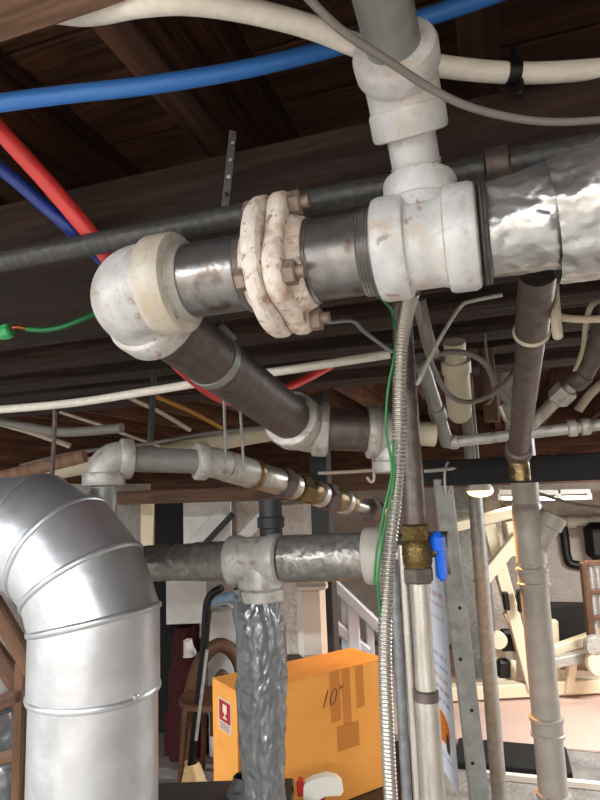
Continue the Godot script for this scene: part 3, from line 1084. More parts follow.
func tubes_and_wires():
	# white tube with black clip
	cable("water_tube", [[-60, -20, .72], [20, 6, .67], [70, 14, .60], [100, 12, .55], [140, 4, .515], [190, 2, .515], [250, 11, .535], [310, 27, .56], [370, 50, .585], [440, 66, .605], [520, 73, .615], [600, 69, .615], [700, 58, .61]], .0105, "pex_white", "thick white plastic tube arching across the top behind the upper pipe", "tube", "", 16)
	var b := Mb.new()
	var c := P(512, 72.5, .614)
	var cd := (P(530, 73, .615) - P(500, 72, .613)).normalized()
	b.lathe(c - cd * .006, cd, [[0, .0105], [0, .0135], [.012, .0135], [.012, .0105]], 20)
	b.box(c + Vector3(.006, -.018, 0), Vector3(.008, .02, .010))
	b.box(c + Vector3(.004, .02, 0), Vector3(.006, .02, .010))
	solo(b, "tube_clip", M.black_plastic, "black clip holding the thick white tube", "clip")
	cable("water_tube", [[-60, 112, .66], [0, 103, .645], [70, 94, .635], [150, 85, .63], [250, 68, .635], [350, 43, .642], [430, 16, .632], [500, -8, .62], [580, -40, .60], [700, -90, .56]], .0093, "pex_blue", "bright blue plastic tube crossing the top of the picture", "tube", "", 16)
	cable("water_tube", [[-60, 55, .69], [0, 130, .70], [50, 186, .72], [104, 252, .745], [140, 310, .84], [185, 372, 1.06], [235, 402, 1.3], [290, 386, 1.42], [330, 366, 1.5]], .0105, "pex_red", "red plastic tube slanting down behind the black pipe and white elbow", "tube", "", 16)
	cable("water_tube", [[-60, 126, .72], [0, 168, .735], [40, 202, .745], [80, 238, .757], [130, 290, .84], [150, 320, .95]], .0085, "pex_navy", "dark blue plastic tube beside the red tube", "tube", "", 16)
	# sagging cable over the top elbow
	cable("cable", [[290, -25, .40], [310, 0, .41], [345, 33, .425], [390, 62, .44], [430, 88, .455], [470, 107, .465], [520, 119, .475], [570, 122, .48], [640, 116, .48]], .0031, "cord_grey", "thin grey cable sagging in front of the upper elbow", "cable", "", 10)
	# long dark pipe behind the main pipe
	var k := 1181.0
	b = Mb.new()
	var a0 := P(-120, 285, dx(-120, k))
	var a1 := P(640, 139, dx(640, k))
	var t := thing("dark_pipe", "long thin dark grey pipe running behind the white elbow, flange and tee", "pipe", (a0 + a1) / 2)
	pipe(b, a0, a1, .0130, 24)
	part(b, "pipe", M.black_pipe, t)
	b = Mb.new()
	var dd := (a1 - a0).normalized()
	b.lathe(P(484, 169, dx(484, k)), dd, [[0, .013], [.002, .018], [.022, .018], [.024, .013]], 24)
	part(b, "coupling", M.brown_iron, t)
	# strap hanger: perforated strip nailed to the nearest board, band round the rear pipe
	var st := thing("strap_hanger", "perforated metal strap hanging from the boards round the rear iron pipe", "hanger", P(222, 232, .71))
	b = Mb.new()
	var sp := cr(PP([[233, 131, .69], [228, 180, .695], [222, 232, .705], [219, 280, .74], [220, 325, .79]]), 8)
	b.ribbon(sp, cam_basis.x, .0085, .0012)
	part(b, "strap", M.black_pipe, st)
	for i in 5:
		b = Mb.new()
		var q := P(232.6 - i * 2.0, 143 + i * 17, .688 + .002 * i)
		b.lathe(q, cam_basis.z, [[-.003, .0022], [.0008, .0022]], 10)
		part(b, "rivet", M.galv_bright if i < 3 else M.black_matte, st)
	var p0 := P(122, main_y(122), dx(122, 1071))
	var w := (P(303, 428, 1.08) - p0).normalized()
	b = Mb.new()
	var s := 0.19
	b.lathe(p0 + w * (s - .007), w, [[0, .0378], [0, .0392], [.014, .0392], [.014, .0378]], 40)
	part(b, "band", M.steel_grey, st)
	b = Mb.new()
	b.ribbon(cr([sp[-1], p0 + w * s + cam_basis.x * .030 + cam_basis.y * .026 + cam_basis.z * .006], 4), cam_basis.x, .0095, .0012)
	part(b, "strap", M.steel_grey, st)
	# green wire and clip on the left
	cable("green_wire", [[26, 329, .86], [45, 330, .86], [65, 326, .86], [90, 316, .87], [130, 300, .9], [170, 290, .93]], .0038, "wire_green", "short green wire reaching from the left clip to behind the white elbow", "wire", "", 8)
	var g := thing("wire_clip", "small green wire nut with bare copper ends at the left edge", "clip", P(4, 333, .86))
	b = Mb.new()
	b.lathe(P(-8, 336, .86), (P(12, 330, .86) - P(-8, 336, .86)).normalized(), [[0, .006], [.018, .011], [.026, .012], [.029, .009]], 8, true)
	part(b, "nut", M.clip_green, g)
	b = Mb.new()
	b.tube(cr(PP([[8, 331, .86], [16, 327, .858], [28, 329, .86]]), 6), .003, 8)
	part(b, "copper_end", M.copper, g)
	# green wires down the conduit
	cable("green_wire", [[368, 291, .60], [384, 301, .64], [394, 318, .68], [395, 350, .70], [388, 390, .71], [386, 430, .71], [392, 470, .71], [384, 510, .71], [377, 550, .71], [374, 585, .71]], .0016, "wire_green", "thin green wire running down left of the flexible conduit", "wire", "", 8)
	cable("green_wire", [[393, 440, .72], [394, 480, .72], [386, 520, .72], [380, 560, .72], [378, 590, .72], [384, 640, .735]], .0016, "wire_green", "second thin green wire touching the flexible conduit lower down", "wire", "", 8)
	# flexible conduit: ribbed
	var cp := cr(PP([[412, 290, .62], [407, 310, .66], [401, 345, .70], [399, 400, .72], [399, 440, .73], [396, 490, .73], [390, 545, .73], [386, 600, .73], [385, 660, .73], [387, 720, .73], [391, 800, .73], [398, 900, .73], [410, 1050, .73], [430, 1300, .73]]), 24)
	# even steps along the path
	var ev := [cp[0]]
	var acc := 0.0
	for i in range(1, cp.size()):
		var sg: Vector3 = cp[i] - cp[i - 1]
		var ln := sg.length()
		var pos := 0.0
		while acc + (ln - pos) >= .001:
			pos += .001 - acc
			acc = 0.0
			ev.append(cp[i - 1] + sg * (pos / ln))
		acc += ln - pos
	var rr := []
	for i in ev.size():
		rr.append(.0080 + .0009 * cos(TAU * i / 5.0))
	b = Mb.new()
	b.tube(ev, rr, 18)
	solo(b, "flexible_conduit", M.flex_steel, "ribbed flexible metal conduit hanging from behind the white tee", "conduit")
	# long cream wire and friends
	cable("cable", [[-40, 412, 1.45], [20, 408, 1.4], [80, 402, 1.36], [150, 391, 1.32], [230, 378, 1.28], [300, 368, 1.25], [390, 354, 1.2]], .0095, "pex_white", "long cream cable running under the boards to behind the tee", "cable", "", 12)
	cable("cable", [[-40, 413, 1.6], [10, 423, 1.55], [60, 432, 1.5], [122, 428, 1.45]], .012, "cord_grey", "short thick grey hose above the duct at the left", "hose", "", 12)
	cable("cable", [[-20, 418, 1.75], [30, 432, 1.75], [70, 446, 1.75]], .008, "cord_cream", "cream cable dipping under the grey hose", "cable")
	cable("cable", [[20, 466, 1.7], [80, 452, 1.75], [140, 445, 1.8], [210, 433, 1.85], [300, 424, 1.9]], .006, "cord_grey", "grey cable above the water pipe elbow", "cable")
	cable("cable", [[60, 412, 1.8], [100, 425, 1.82], [130, 436, 1.85], [160, 446, 1.9]], .005, "cord_cream", "thin cream cable slanting in front of the dark joists", "cable")
	cable("cable", [[130, 398, 1.8], [160, 412, 1.9], [190, 430, 2.0]], .007, "cord_cream", "short tan cable slanting down beside the yellow one", "cable")
	cable("cable", [[155, 396, 1.8], [190, 411, 1.9], [222, 428, 2.0]], .007, "cord_yellow", "short yellow cable slanting down toward the hanger rods", "cable")
	b = Mb.new()
	var h0 := P(0, 470, 1.55)
	pipe(b, P(-40, 488, 1.62), P(85, 456, 1.62), .018, 20)
	solo(b, "pipe", M.pale_wood, "tan pipe left of the water pipe elbow", "pipe")
	b = Mb.new()
	pipe(b, P(40, 474, 2.02), P(275, 432, 2.02), .028, 20)
	solo(b, "pipe", M.pvc_cream, "cream drain pipe behind the water pipe and its hanger rods", "pipe")
	cable("hanger_rod", [[55, 410, 1.35], [54, 440, 1.35], [52, 480, 1.35]], .005, "brown_iron", "rusty rod hanging above the duct elbow", "hanger", "", 8)
	cable("hanger_rod", [[154, 372, 1.5], [151, 425, 1.5], [150, 442, 1.5]], .008, "dark_grey", "dark short bracket above the water pipe", "hanger", "", 8)
	# rope tied round the brown pipe
	var rp := thing("rope", "pale rope knotted round the brown pipe and leading right", "rope", P(537, 320, .65))
	b = Mb.new()
	b.tube(cr(PP([[553, 316, .655], [575, 319, .66], [605, 319, .665], [680, 318, .67]]), 8), .0042, 10)
	part(b, "line", M.rope, rp)
	b = Mb.new()
	b.tube(cr(PP([[557, 284, .645], [557, 300, .64], [556, 316, .638], [557, 330, .64], [558, 337, .645]]), 6), [.002, .0021, .0022, .0023, .0024, .0026, .003, .0034, .0038, .0042, .0048, .0052, .0055, .0056, .0056, .0056, .0057, .0058, .0058, .0058, .0056, .0056, .0055, .0055, .005], 10)
	part(b, "knot", M.rope, rp)
	var ba := P(538, 272, .60)
	var bb := P(518, 454, 1.02)
	var bd := (bb - ba).normalized()
	b = Mb.new()
	var cc := ba + bd * .11
	b.lathe(cc, bd, [[-.004, .017], [-.003, .0195], [0, .021], [.003, .0195], [.004, .017]], 28)
	part(b, "loop", M.rope, rp)

func right_pipes():
	# brown pipe under the foil-taped end
	var ba := P(538, 272, .60)
	var bb := P(518, 454, 1.02)
	var bd := (bb - ba).normalized()
	var t := thing("brown_pipe", "dark brown pipe slanting back from below the foil-taped pipe", "pipe", bb)
	var b := Mb.new()
	pipe(b, ba, bb, .0165, 28)
	part(b, "pipe", M.brown_iron, t)
	b = Mb.new()
	b.lathe(ba, bd, [[0, .0185], [.108, .0185]], 28)
	part(b, "sleeve", M.brown_iron, t, "browner sleeve above the rope")
	b = Mb.new()
	band(b, bb - bd * .03, bd, .03, .022, .01, .004, 24)
	part(b, "coupling", M.brown_iron, t)
	b = Mb.new()
	pipe(b, bb, bb + Vector3(0, -.045, 0), .017, 20)
	part(b, "end_plug", M.brass, t, "brassy end plug")
	# horizontal grey pipe
	var h := thing("grey_pipe", "thin grey pipe joining below the brown pipe on the right", "pipe", P(450, 441, 1.12))
	var h0 := P(447, 443, 1.14)
	var h1 := h0 + (P(640, 420, 1.05) - h0) * 2.6
	var hd := (h1 - h0).normalized()
	b = Mb.new(); pipe(b, h0, h1, .0105, 20)
	part(b, "pipe", M.dull_fitting, h)
	for q in [[450, .0135], [573, .0155], [586, .0155]]:
		b = Mb.new()
		var l: float = (q[0] - 447.0) / 193.0 / 2.6 * (1.0 if q[0] < 500 else .985)
		band(b, h0.lerp(h1, l), hd, .016, q[1], .009, .003, 20)
		part(b, "coupling", M.dull_fitting, h)
	var u0 := P(420, 358, 1.0)
	b = Mb.new(); pipe(b, u0, h0, .0125, 20)
	part(b, "pipe", M.steel_grey, h)
	b = Mb.new(); band(b, u0.lerp(h0, .55), (h0 - u0).normalized(), .032, .0155, .009, .003, 20)
	part(b, "coupling", M.steel_grey, h)
	# branch going up right
	var g := thing("branch_pipe", "short steel branch pipe with union climbing to the right edge", "pipe", P(535, 422, 1.08))
	var g0 := P(530, 426, 1.09)
	var g1 := P(583, 374, 1.0)
	var g2 := P(612, 300, .92)
	b = Mb.new(); pipe(b, g0, g1, .0115, 20)
	part(b, "pipe", M.solder_pipe, g)
	b = Mb.new(); b.tube(cr([g1, P(593, 355, .98), P(602, 330, .95), g2, Vector3(g2.x + .03, 2.1, g2.z + .03)], 6), .0165, 20)
	part(b, "pipe", M.brown_iron, g)
	b = Mb.new(); hex(b, g0.lerp(g1, .52), (g1 - g0).normalized(), .03, .020)
	part(b, "union_nut", M.dull_fitting, g)
	b = Mb.new(); band(b, g0.lerp(g1, .82), (g1 - g0).normalized(), .028, .019, .01, .004, 20)
	part(b, "coupling", M.brown_iron, g)
	cable("cable", [[574, 374, 1.0], [583, 350, .98], [586, 325, .97], [592, 305, .96], [610, 298, .96]], .0045, "cord_cream", "tan wire rising beside the branch pipe at the right", "wire")
	cable("cable", [[578, 410, 1.2], [592, 392, 1.2], [610, 378, 1.2]], .009, "cord_cream", "short tan tube right of the branch pipe", "tube")
	# white plastic cleanout
	var w := thing("plastic_cleanout", "cream plastic pipe end with cap hanging behind the grey cables", "pipe", P(461, 418, 1.25))
	var w0 := P(455, 351, 1.23)
	var w1 := P(460, 418, 1.30)
	var wd := (w1 - w0).normalized()
	var wl := (w1 - w0).length()
	b = Mb.new()
	b.lathe(w0, wd, [[-.02, .022], [wl * .12, .022], [wl * .13, .030], [wl * .3, .030], [wl * .32, .026], [wl * .8, .027], [wl * .86, .025]], 28)
	part(b, "body", M.pvc_cream, w)
	b = Mb.new()
	b.lathe(w0 + wd * (wl * .84), wd, [[0, .025], [.004, .0265], [.02, .024], [.03, .016], [.031, 0]], 28)
	part(b, "cap", M.pvc_cream, w)
	# cables round it
	cable("cable", [[414, 296, .70], [420, 322, .78], [425, 345, .85], [431, 362, .9], [441, 384, .93], [453, 398, .95], [470, 402, .96], [492, 394, .97], [510, 377, .98], [519, 362, 1.0]], .0042, "cord_grey", "grey cable dropping from the tee and looping past the cream cleanout", "cable", "grey cables by the cleanout", 10)
	cable("cable", [[418, 366, .92], [436, 355, .93], [456, 352, .95], [474, 356, .97], [487, 366, .98], [494, 382, .98], [503, 398, 1.0], [512, 404, 1.02]], .0048, "cord_grey", "grey cable arching over the cream cleanout", "cable", "grey cables by the cleanout", 10)
	cable("metal_strip", [[417, 385, .80], [432, 354, .80], [446, 328, .80], [461, 306, .80], [472, 301, .80], [502, 295, .80]], .0028, "dull_fitting", "bent thin metal rod rising below the tee toward the right", "rod", "", 8)
	cable("metal_strip", [[308, 321, .72], [330, 322, .74], [352, 321, .76], [366, 333, .78], [392, 352, .8]], .0028, "steel_grey", "bent thin rod behind the flange and green wire", "rod", "", 8)
	cable("cable", [[420, 300, .78], [428, 335, .8], [434, 352, .85]], .0075, "cord_grey", "short thick grey sleeve under the tee beside the conduit", "cable", "", 10)
	cable("cable", [[500, 405, 1.15], [507, 420, 1.15], [516, 424, 1.15]], .006, "solder_pipe", "small bent silver tube left of the brown pipe", "tube", "", 10)
	cable("cable", [[484, 300, 1.3], [486, 350, 1.3], [493, 392, 1.3], [487, 405, 1.3]], .003, "cord_grey", "thin dark cable hanging behind the brown pipe", "cable", "", 8)
	cable("cable", [[512, 390, 1.5], [530, 352, 1.5], [556, 332, 1.5], [575, 330, 1.5]], .003, "copper", "thin reddish wire in the dark behind the brown pipe", "wire", "", 8)
	b = Mb.new()
	b.box(Vector3(P(491, 412, 1.42).x, (1.925 + P(491, 422, 1.42).y) / 2, P(491, 412, 1.42).z), Vector3(.03, 1.925 - P(491, 422, 1.42).y, .03), Basis(Vector3.UP, .3))
	solo(b, "wood_block", M.brown_wood, "small brown wood block hanging left of the brown pipe", "block")
	# black beam with hooks
	b = Mb.new()
	var k0 := P(425, 474, 1.45)
	b.bar(k0, k0 + Vector3(1.3, 0, 0), .05, .06)
	solo(b, "black_beam", M.black_matte, "flat black beam behind the grey pipe on the right", "beam")
	cable("hook_rod", [[318, 473, 1.32], [345, 472, 1.32], [378, 470, 1.32]], .004, "cord_cream", "thin pale rod under the rear tee", "rod", "", 8)
	cable("hook_rod", [[424, 471, 1.42], [470, 467, 1.405], [522, 461, 1.39]], .005, "dull_fitting", "thin pale rod over the hanging bulb", "rod", "", 8)
	cable("hook", [[372, 448, 1.15], [373, 460, 1.15], [374, 478, 1.15], [371, 482, 1.15], [367, 477, 1.15]], .0028, "cord_cream", "small J hook below the rear tee", "hook", "hooks", 8)
	cable("hook", [[448, 462, 1.405], [445, 470, 1.40], [445, 486, 1.40], [447, 494, 1.405], [451, 486, 1.41]], .0032, "dull_fitting", "S hook holding the perforated bar", "hook", "hooks", 8)
	cable("hook", [[552, 454, 1.385], [553, 468, 1.37], [556, 480, 1.36], [560, 470, 1.37], [561, 456, 1.38]], .003, "cord_cream", "U hook on the black beam at the right", "hook", "hooks", 8)

func poles():
	# perforated steel bar leaning
	var a := P(442, 478, 1.42)
	var e := P(482, 820, 1.36)
	var d := (e - a).normalized()
	var foot := a + d * (a.y / -d.y)
	var b := Mb.new()
	var t := thing("perforated_bar", "leaning grey steel bar with bolt holes hung from a hook", "post", foot)
	b.bar(foot, a, .044, .016, cam_basis.z, .003)
	part(b, "bar", M.steel_grey, t)
	var nz := (cam_basis.z - d * cam_basis.z.dot(d)).normalized()
	var sd := d.cross(nz)
	for i in 9:
		var m := Mb.new()
		var q := a + d * (.30 + .115 * i) + nz * .0083 + sd * (.008 if i % 2 else -.004)
		m.lathe(q, nz, [[-.002, .0042], [.0004, .0042]], 10)
		part(m, "bolt_hole", M.black_matte, t)
	# thin grey post
	var p := P(490, 680, 2.75)
	b = Mb.new()
	b.lathe(Vector3(p.x, 0, p.z), Vector3.UP, [[0, .06], [.012, .06], [.014, .034], [2.13, .034]], 24)
	solo(b, "steel_post", M.steel_grey, "thin grey round post between the perforated bar and drain pipe", "post")
	# drain pipe
	var q := P(540, 650, 1.95)
	t = thing("drain_pipe", "tall grey plastic drain pipe with couplings and side inlet", "pipe", Vector3(q.x, 0, q.z))
	var r := .0445
	b = Mb.new(); pipe(b, Vector3(q.x, 0, q.z), Vector3(q.x, 2.13, q.z), r, 36)
	part(b, "pipe", M.pvc_grey, t)
	for py in [578, 722, 792]:
		var y := P(540, py, 1.95).y
		b = Mb.new()
		b.lathe(Vector3(q.x, y - .03, q.z), Vector3.UP, [[0, r], [.001, r + .008], [.010, r + .008], [.013, r + .004], [.045, r + .004], [.048, r + .008], [.058, r + .008], [.06, r]], 36)
		part(b, "coupling", M.pvc_grey, t)
	var wy := P(533, 560, 1.93).y
	var w0 := Vector3(q.x, wy, q.z)
	var wd := (P(560, 512, 1.93) - P(535, 560, 1.93)).normalized()
	b = Mb.new()
	b.lathe(w0, wd, [[0, .036], [.115, .038], [.118, .045], [.16, .045], [.162, .036], [.1, .034]], 28)
	b.lathe(w0 - Vector3.UP * .02, Vector3.UP, [[0, r], [.004, r + .004], [.19, r + .004], [.196, r]], 36)
	part(b, "side_inlet", M.pvc_grey, t)
	# hanging bulb
	var l := P(480.5, 494, 2.2)
	t = thing("hanging_bulb", "lit warm reflector bulb hanging in the background", "bulb", l)
	b = Mb.new()
	b.lathe(l, Vector3.UP, [[.012, .048], [.022, .046], [.04, .034], [.055, .022], [.07, .017], [.10, .016], [.102, .01]], 28)
	part(b, "reflector", M.white_plastic, t)
	b = Mb.new()
	b.lathe(l, Vector3.UP, [[-.012, .004], [-.010, .02], [-.004, .037], [.004, .045], [.012, .048]], 28)
	part(b, "lens", M.bulb_lens, t, "glowing lens")
	b = Mb.new()
	b.tube([l + Vector3.UP * .1, l + Vector3.UP * .3, Vector3(l.x, 2.38, l.z)], .005, 8)
	part(b, "cord", M.cord_grey, t)
	var s := SpotLight3D.new()
	s.name = "bulb_light"
	s.position = Vector3(0, -.03, 0)
	s.rotation_degrees = Vector3(-90, 0, 0)
	s.spot_angle = 80; s.spot_range = 12; s.spot_attenuation = 2
	s.light_color = Color(1, .72, .42); s.light_energy = 1.8
	s.light_size = .045
	s.shadow_enabled = true
	t.add_child(s)
	cable("cable", [[484, 470, 2.2], [498, 474, 2.15], [520, 486, 2.1], [550, 497, 2.05], [580, 505, 2.0], [620, 509, 2.0]], .0055, "cord_grey", "grey cord sagging from the bulb to the right edge", "cable", "", 8)

func gbar(t: Node3D, m: String, called: String, a: Vector3, b: Vector3, w: float, h: float):
	var mb := Mb.new()
	mb.bar(a, b, w, h, cam_basis.z, .006)
	return part(mb, called, M[m], t)

func far_right():
	# header beam over the far room
	var b := Mb.new()
	var h := P(520, 480, 4.5)
	b.box(Vector3(-.2, h.y + .05, h.z - .02), Vector3(5.6, .17, .16), Basis(), .006)
	solo(b, "header_beam", M.brown_wood, "brown header beam above the far lit tubes", "beam")
	# carpet, mat
	b = Mb.new()
	var c0 := P(520, 692, 4.55)
	var c1 := P(520, 738, 3.75)
	b.box(Vector3(.3, .008, (c0.z + c1.z) / 2 - .6), Vector3(4.2, .016, absf(c0.z - c1.z) + 1.3), Basis(), .004)
	solo(b, "carpet", M.carpet, "dusty pink carpet under the exercise machine", "carpet")
	b = Mb.new()
	var m0 := P(515, 752, 3.5)
	b.box(Vector3(m0.x - .02, .022, m0.z), Vector3(.62, .044, .34), Basis(), .006)
	solo(b, "floor_mat", M.black_matte, "black rubber mat lying before the pink carpet", "mat")
	b = Mb.new()
	var g0 := P(560, 778, 3.2)
	b.box(Vector3(g0.x, .02, g0.z), Vector3(.9, .04, .03), Basis(), .006)
	solo(b, "floor_strip", M.white_plastic, "pale strip on the floor before the black mat", "strip")
	# exercise machine
	var t := thing("exercise_machine", "cream steel exercise machine standing on the pink carpet", "exercise machine", P(520, 692, 4.6) * Vector3(1, 0, 1))
	var d := 4.45
	gbar(t, "cream_metal", "top_beam", P(446, 528, d), P(530, 508, d), .07, .09)
	gbar(t, "cream_metal", "upright", P(488, 524, d), P(533, 690, d), .09, .07)
	gbar(t, "cream_metal", "brace", P(478, 586, d - .15), P(519, 536, d - .15), .09, .05)
	gbar(t, "cream_metal", "brace", P(506, 612, d), P(530, 665, d), .05, .05)
	gbar(t, "cream_metal", "handle", P(511, 522, d - .1), P(517, 555, d - .1), .09, .05)
	gbar(t, "cream_metal", "base_rail", P(440, 693, d), P(640, 682, d + .05), .10, .08)
	gbar(t, "cream_metal", "post", P(497, 640, d + .2), P(500, 690, d + .1), .09, .06)
	gbar(t, "cream_metal", "post", P(512, 660, d + .2), P(513, 690, d + .1), .05, .05)
	gbar(t, "cream_metal", "post", P(573, 655, d), P(568, 692, d), .06, .06)
	gbar(t, "cream_metal", "arm", P(540, 655, d), P(606, 632, d), .07, .06)
	gbar(t, "dull_fitting", "arm", P(545, 664, d - .1), P(612, 650, d - .1), .07, .06)
	gbar(t, "cream_metal", "upright", P(553, 620, d + .1), P(556, 690, d + .1), .06, .06)
	for q in [[594, 645, .07, "dull_fitting"], [498, 640, .06, "cream_metal"], [600, 662, .1, "cream_metal"]]:
		var mb := Mb.new()
		mb.lathe(P(q[0], q[1], d - .2), cam_basis.z, [[-.03, q[2] * .9], [-.02, q[2]], [.02, q[2]], [.03, q[2] * .9], [.03, q[2] * .3]], 24)
		part(mb, "pulley", M[q[3]], t)
	for q in [[507, 600, .05, .1], [517, 604, .05, .12], [509, 640, .14, .16], [503, 668, .1, .14]]:
		var mb := Mb.new()
		mb.box(P(q[0], q[1], d + .12), Vector3(q[2], q[3], .08), cam_basis, .02)
		part(mb, "weight_block", M.black_plastic, t)
	gbar(t, "black_plastic", "clamp", P(505, 592, d - .1), P(507, 610, d - .1), .04, .04)
	gbar(t, "black_plastic", "clamp", P(519, 590, d - .1), P(521, 612, d - .1), .04, .04)
	# grey boards behind the machine
	var xs := [[455, 470, .30], [471, 484, .24], [485, 500, .32]]
	var i := 0
	for q in xs:
		var a := P(q[0], 510, 5.2)
		var e := P(q[1], 510, 5.2)
		b = Mb.new()
		b.box(Vector3((a.x + e.x) / 2, .9, a.z - .04 * i), Vector3((e - a).length() * .97, 1.8, .03))
		solo(b, "wall_board", M[["steel_grey", "concrete", "wall_paint"][i]], ["dark grey upright board behind the thin post", "mid grey upright board behind the thin post, nearer the machine", "pale upright board behind the cream machine upright"][i], "board", "upright boards behind the machine")
		i += 1
	# dark recess and white pipe on the far wall
	b = Mb.new()
	var r0 := P(552, 606, 5.3)
	var r1 := P(588, 640, 5.3)
	b.box((r0 + r1) / 2, Vector3(.34, absf(r0.y - r1.y), .3))
	var bn := Mb.new()
	var by: float = minf(r0.y, r1.y)
	bn.box(Vector3((r0.x + r1.x) / 2 + .12, by / 2 + .009, (r0.z + r1.z) / 2), Vector3(.75, by - .018, .36), Basis(), .01)
	solo(bn, "low_bench", M.pale_wood, "low tan wooden bench under the black box behind the drain pipe", "bench")
	solo(b, "dark_box", M.black_plastic, "black box behind the drain pipe and the cream arms", "box")
	b = Mb.new()
	pipe(b, PZ(560, 522, -6.54), Vector3(2.6, PZ(560, 522, -6.54).y, -6.54), .045, 16)
	for q in [567, 590]:
		var c := PZ(q, 522, -6.54)
		b.lathe(c, Vector3.RIGHT, [[0, .045], [0, .06], [.08, .06], [.08, .045]], 16)
	solo(b, "white_pipe", M.white_plastic, "white plastic pipe along the far wall right of the drain pipe", "pipe")
	var bp := Mb.new()
	bp.tube(cr([PZ(563, 527, -6.55), PZ(565, 540, -6.55), PZ(567, 556, -6.55), PZ(572, 564, -6.55), PZ(592, 566, -6.55)], 8), .042, 12)
	solo(bp, "black_pipe", M.black_plastic, "bent black pipe on the far wall right of the drain pipe", "pipe")
	var sp := PZ(604, 541, -6.5)
	t = thing("wall_box", "black rounded box on the far wall at the right edge", "box", sp)
	b = Mb.new()
	b.box(sp, Vector3(.34, .36, .2), Basis(), .06)
	part(b, "body", M.black_plastic, t)
	b = Mb.new()
	b.box(sp + Vector3(0, 0, .102), Vector3(.22, .25, .02), Basis(), .01)
	part(b, "front", M.dark_grey, t)
	# brown slatted rack at the right edge
	t = thing("slatted_rack", "brown wooden slatted rack at the right edge", "rack", P(596, 690, 4.3) * Vector3(1, 0, 1))
	var rr := P(583, 562, 4.3)
	var rl := P(592, 645, 4.3)
	gbar(t, "brown_wood", "frame", rl, rr, .05, .04)
	gbar(t, "brown_wood", "frame", P(625, 645, 4.3), P(618, 560, 4.3), .05, .04)
	for y in [563, 592, 618, 643]:
		gbar(t, "brown_wood", "crosspiece", P(583 + (y - 562) * .11, y, 4.3), P(622, y - 1, 4.3), .035, .03)
	for x in [590, 596, 602, 608, 614]:
		gbar(t, "dull_fitting", "slat", P(x, 564, 4.33), P(x + 7, 643, 4.33), .022, .02)

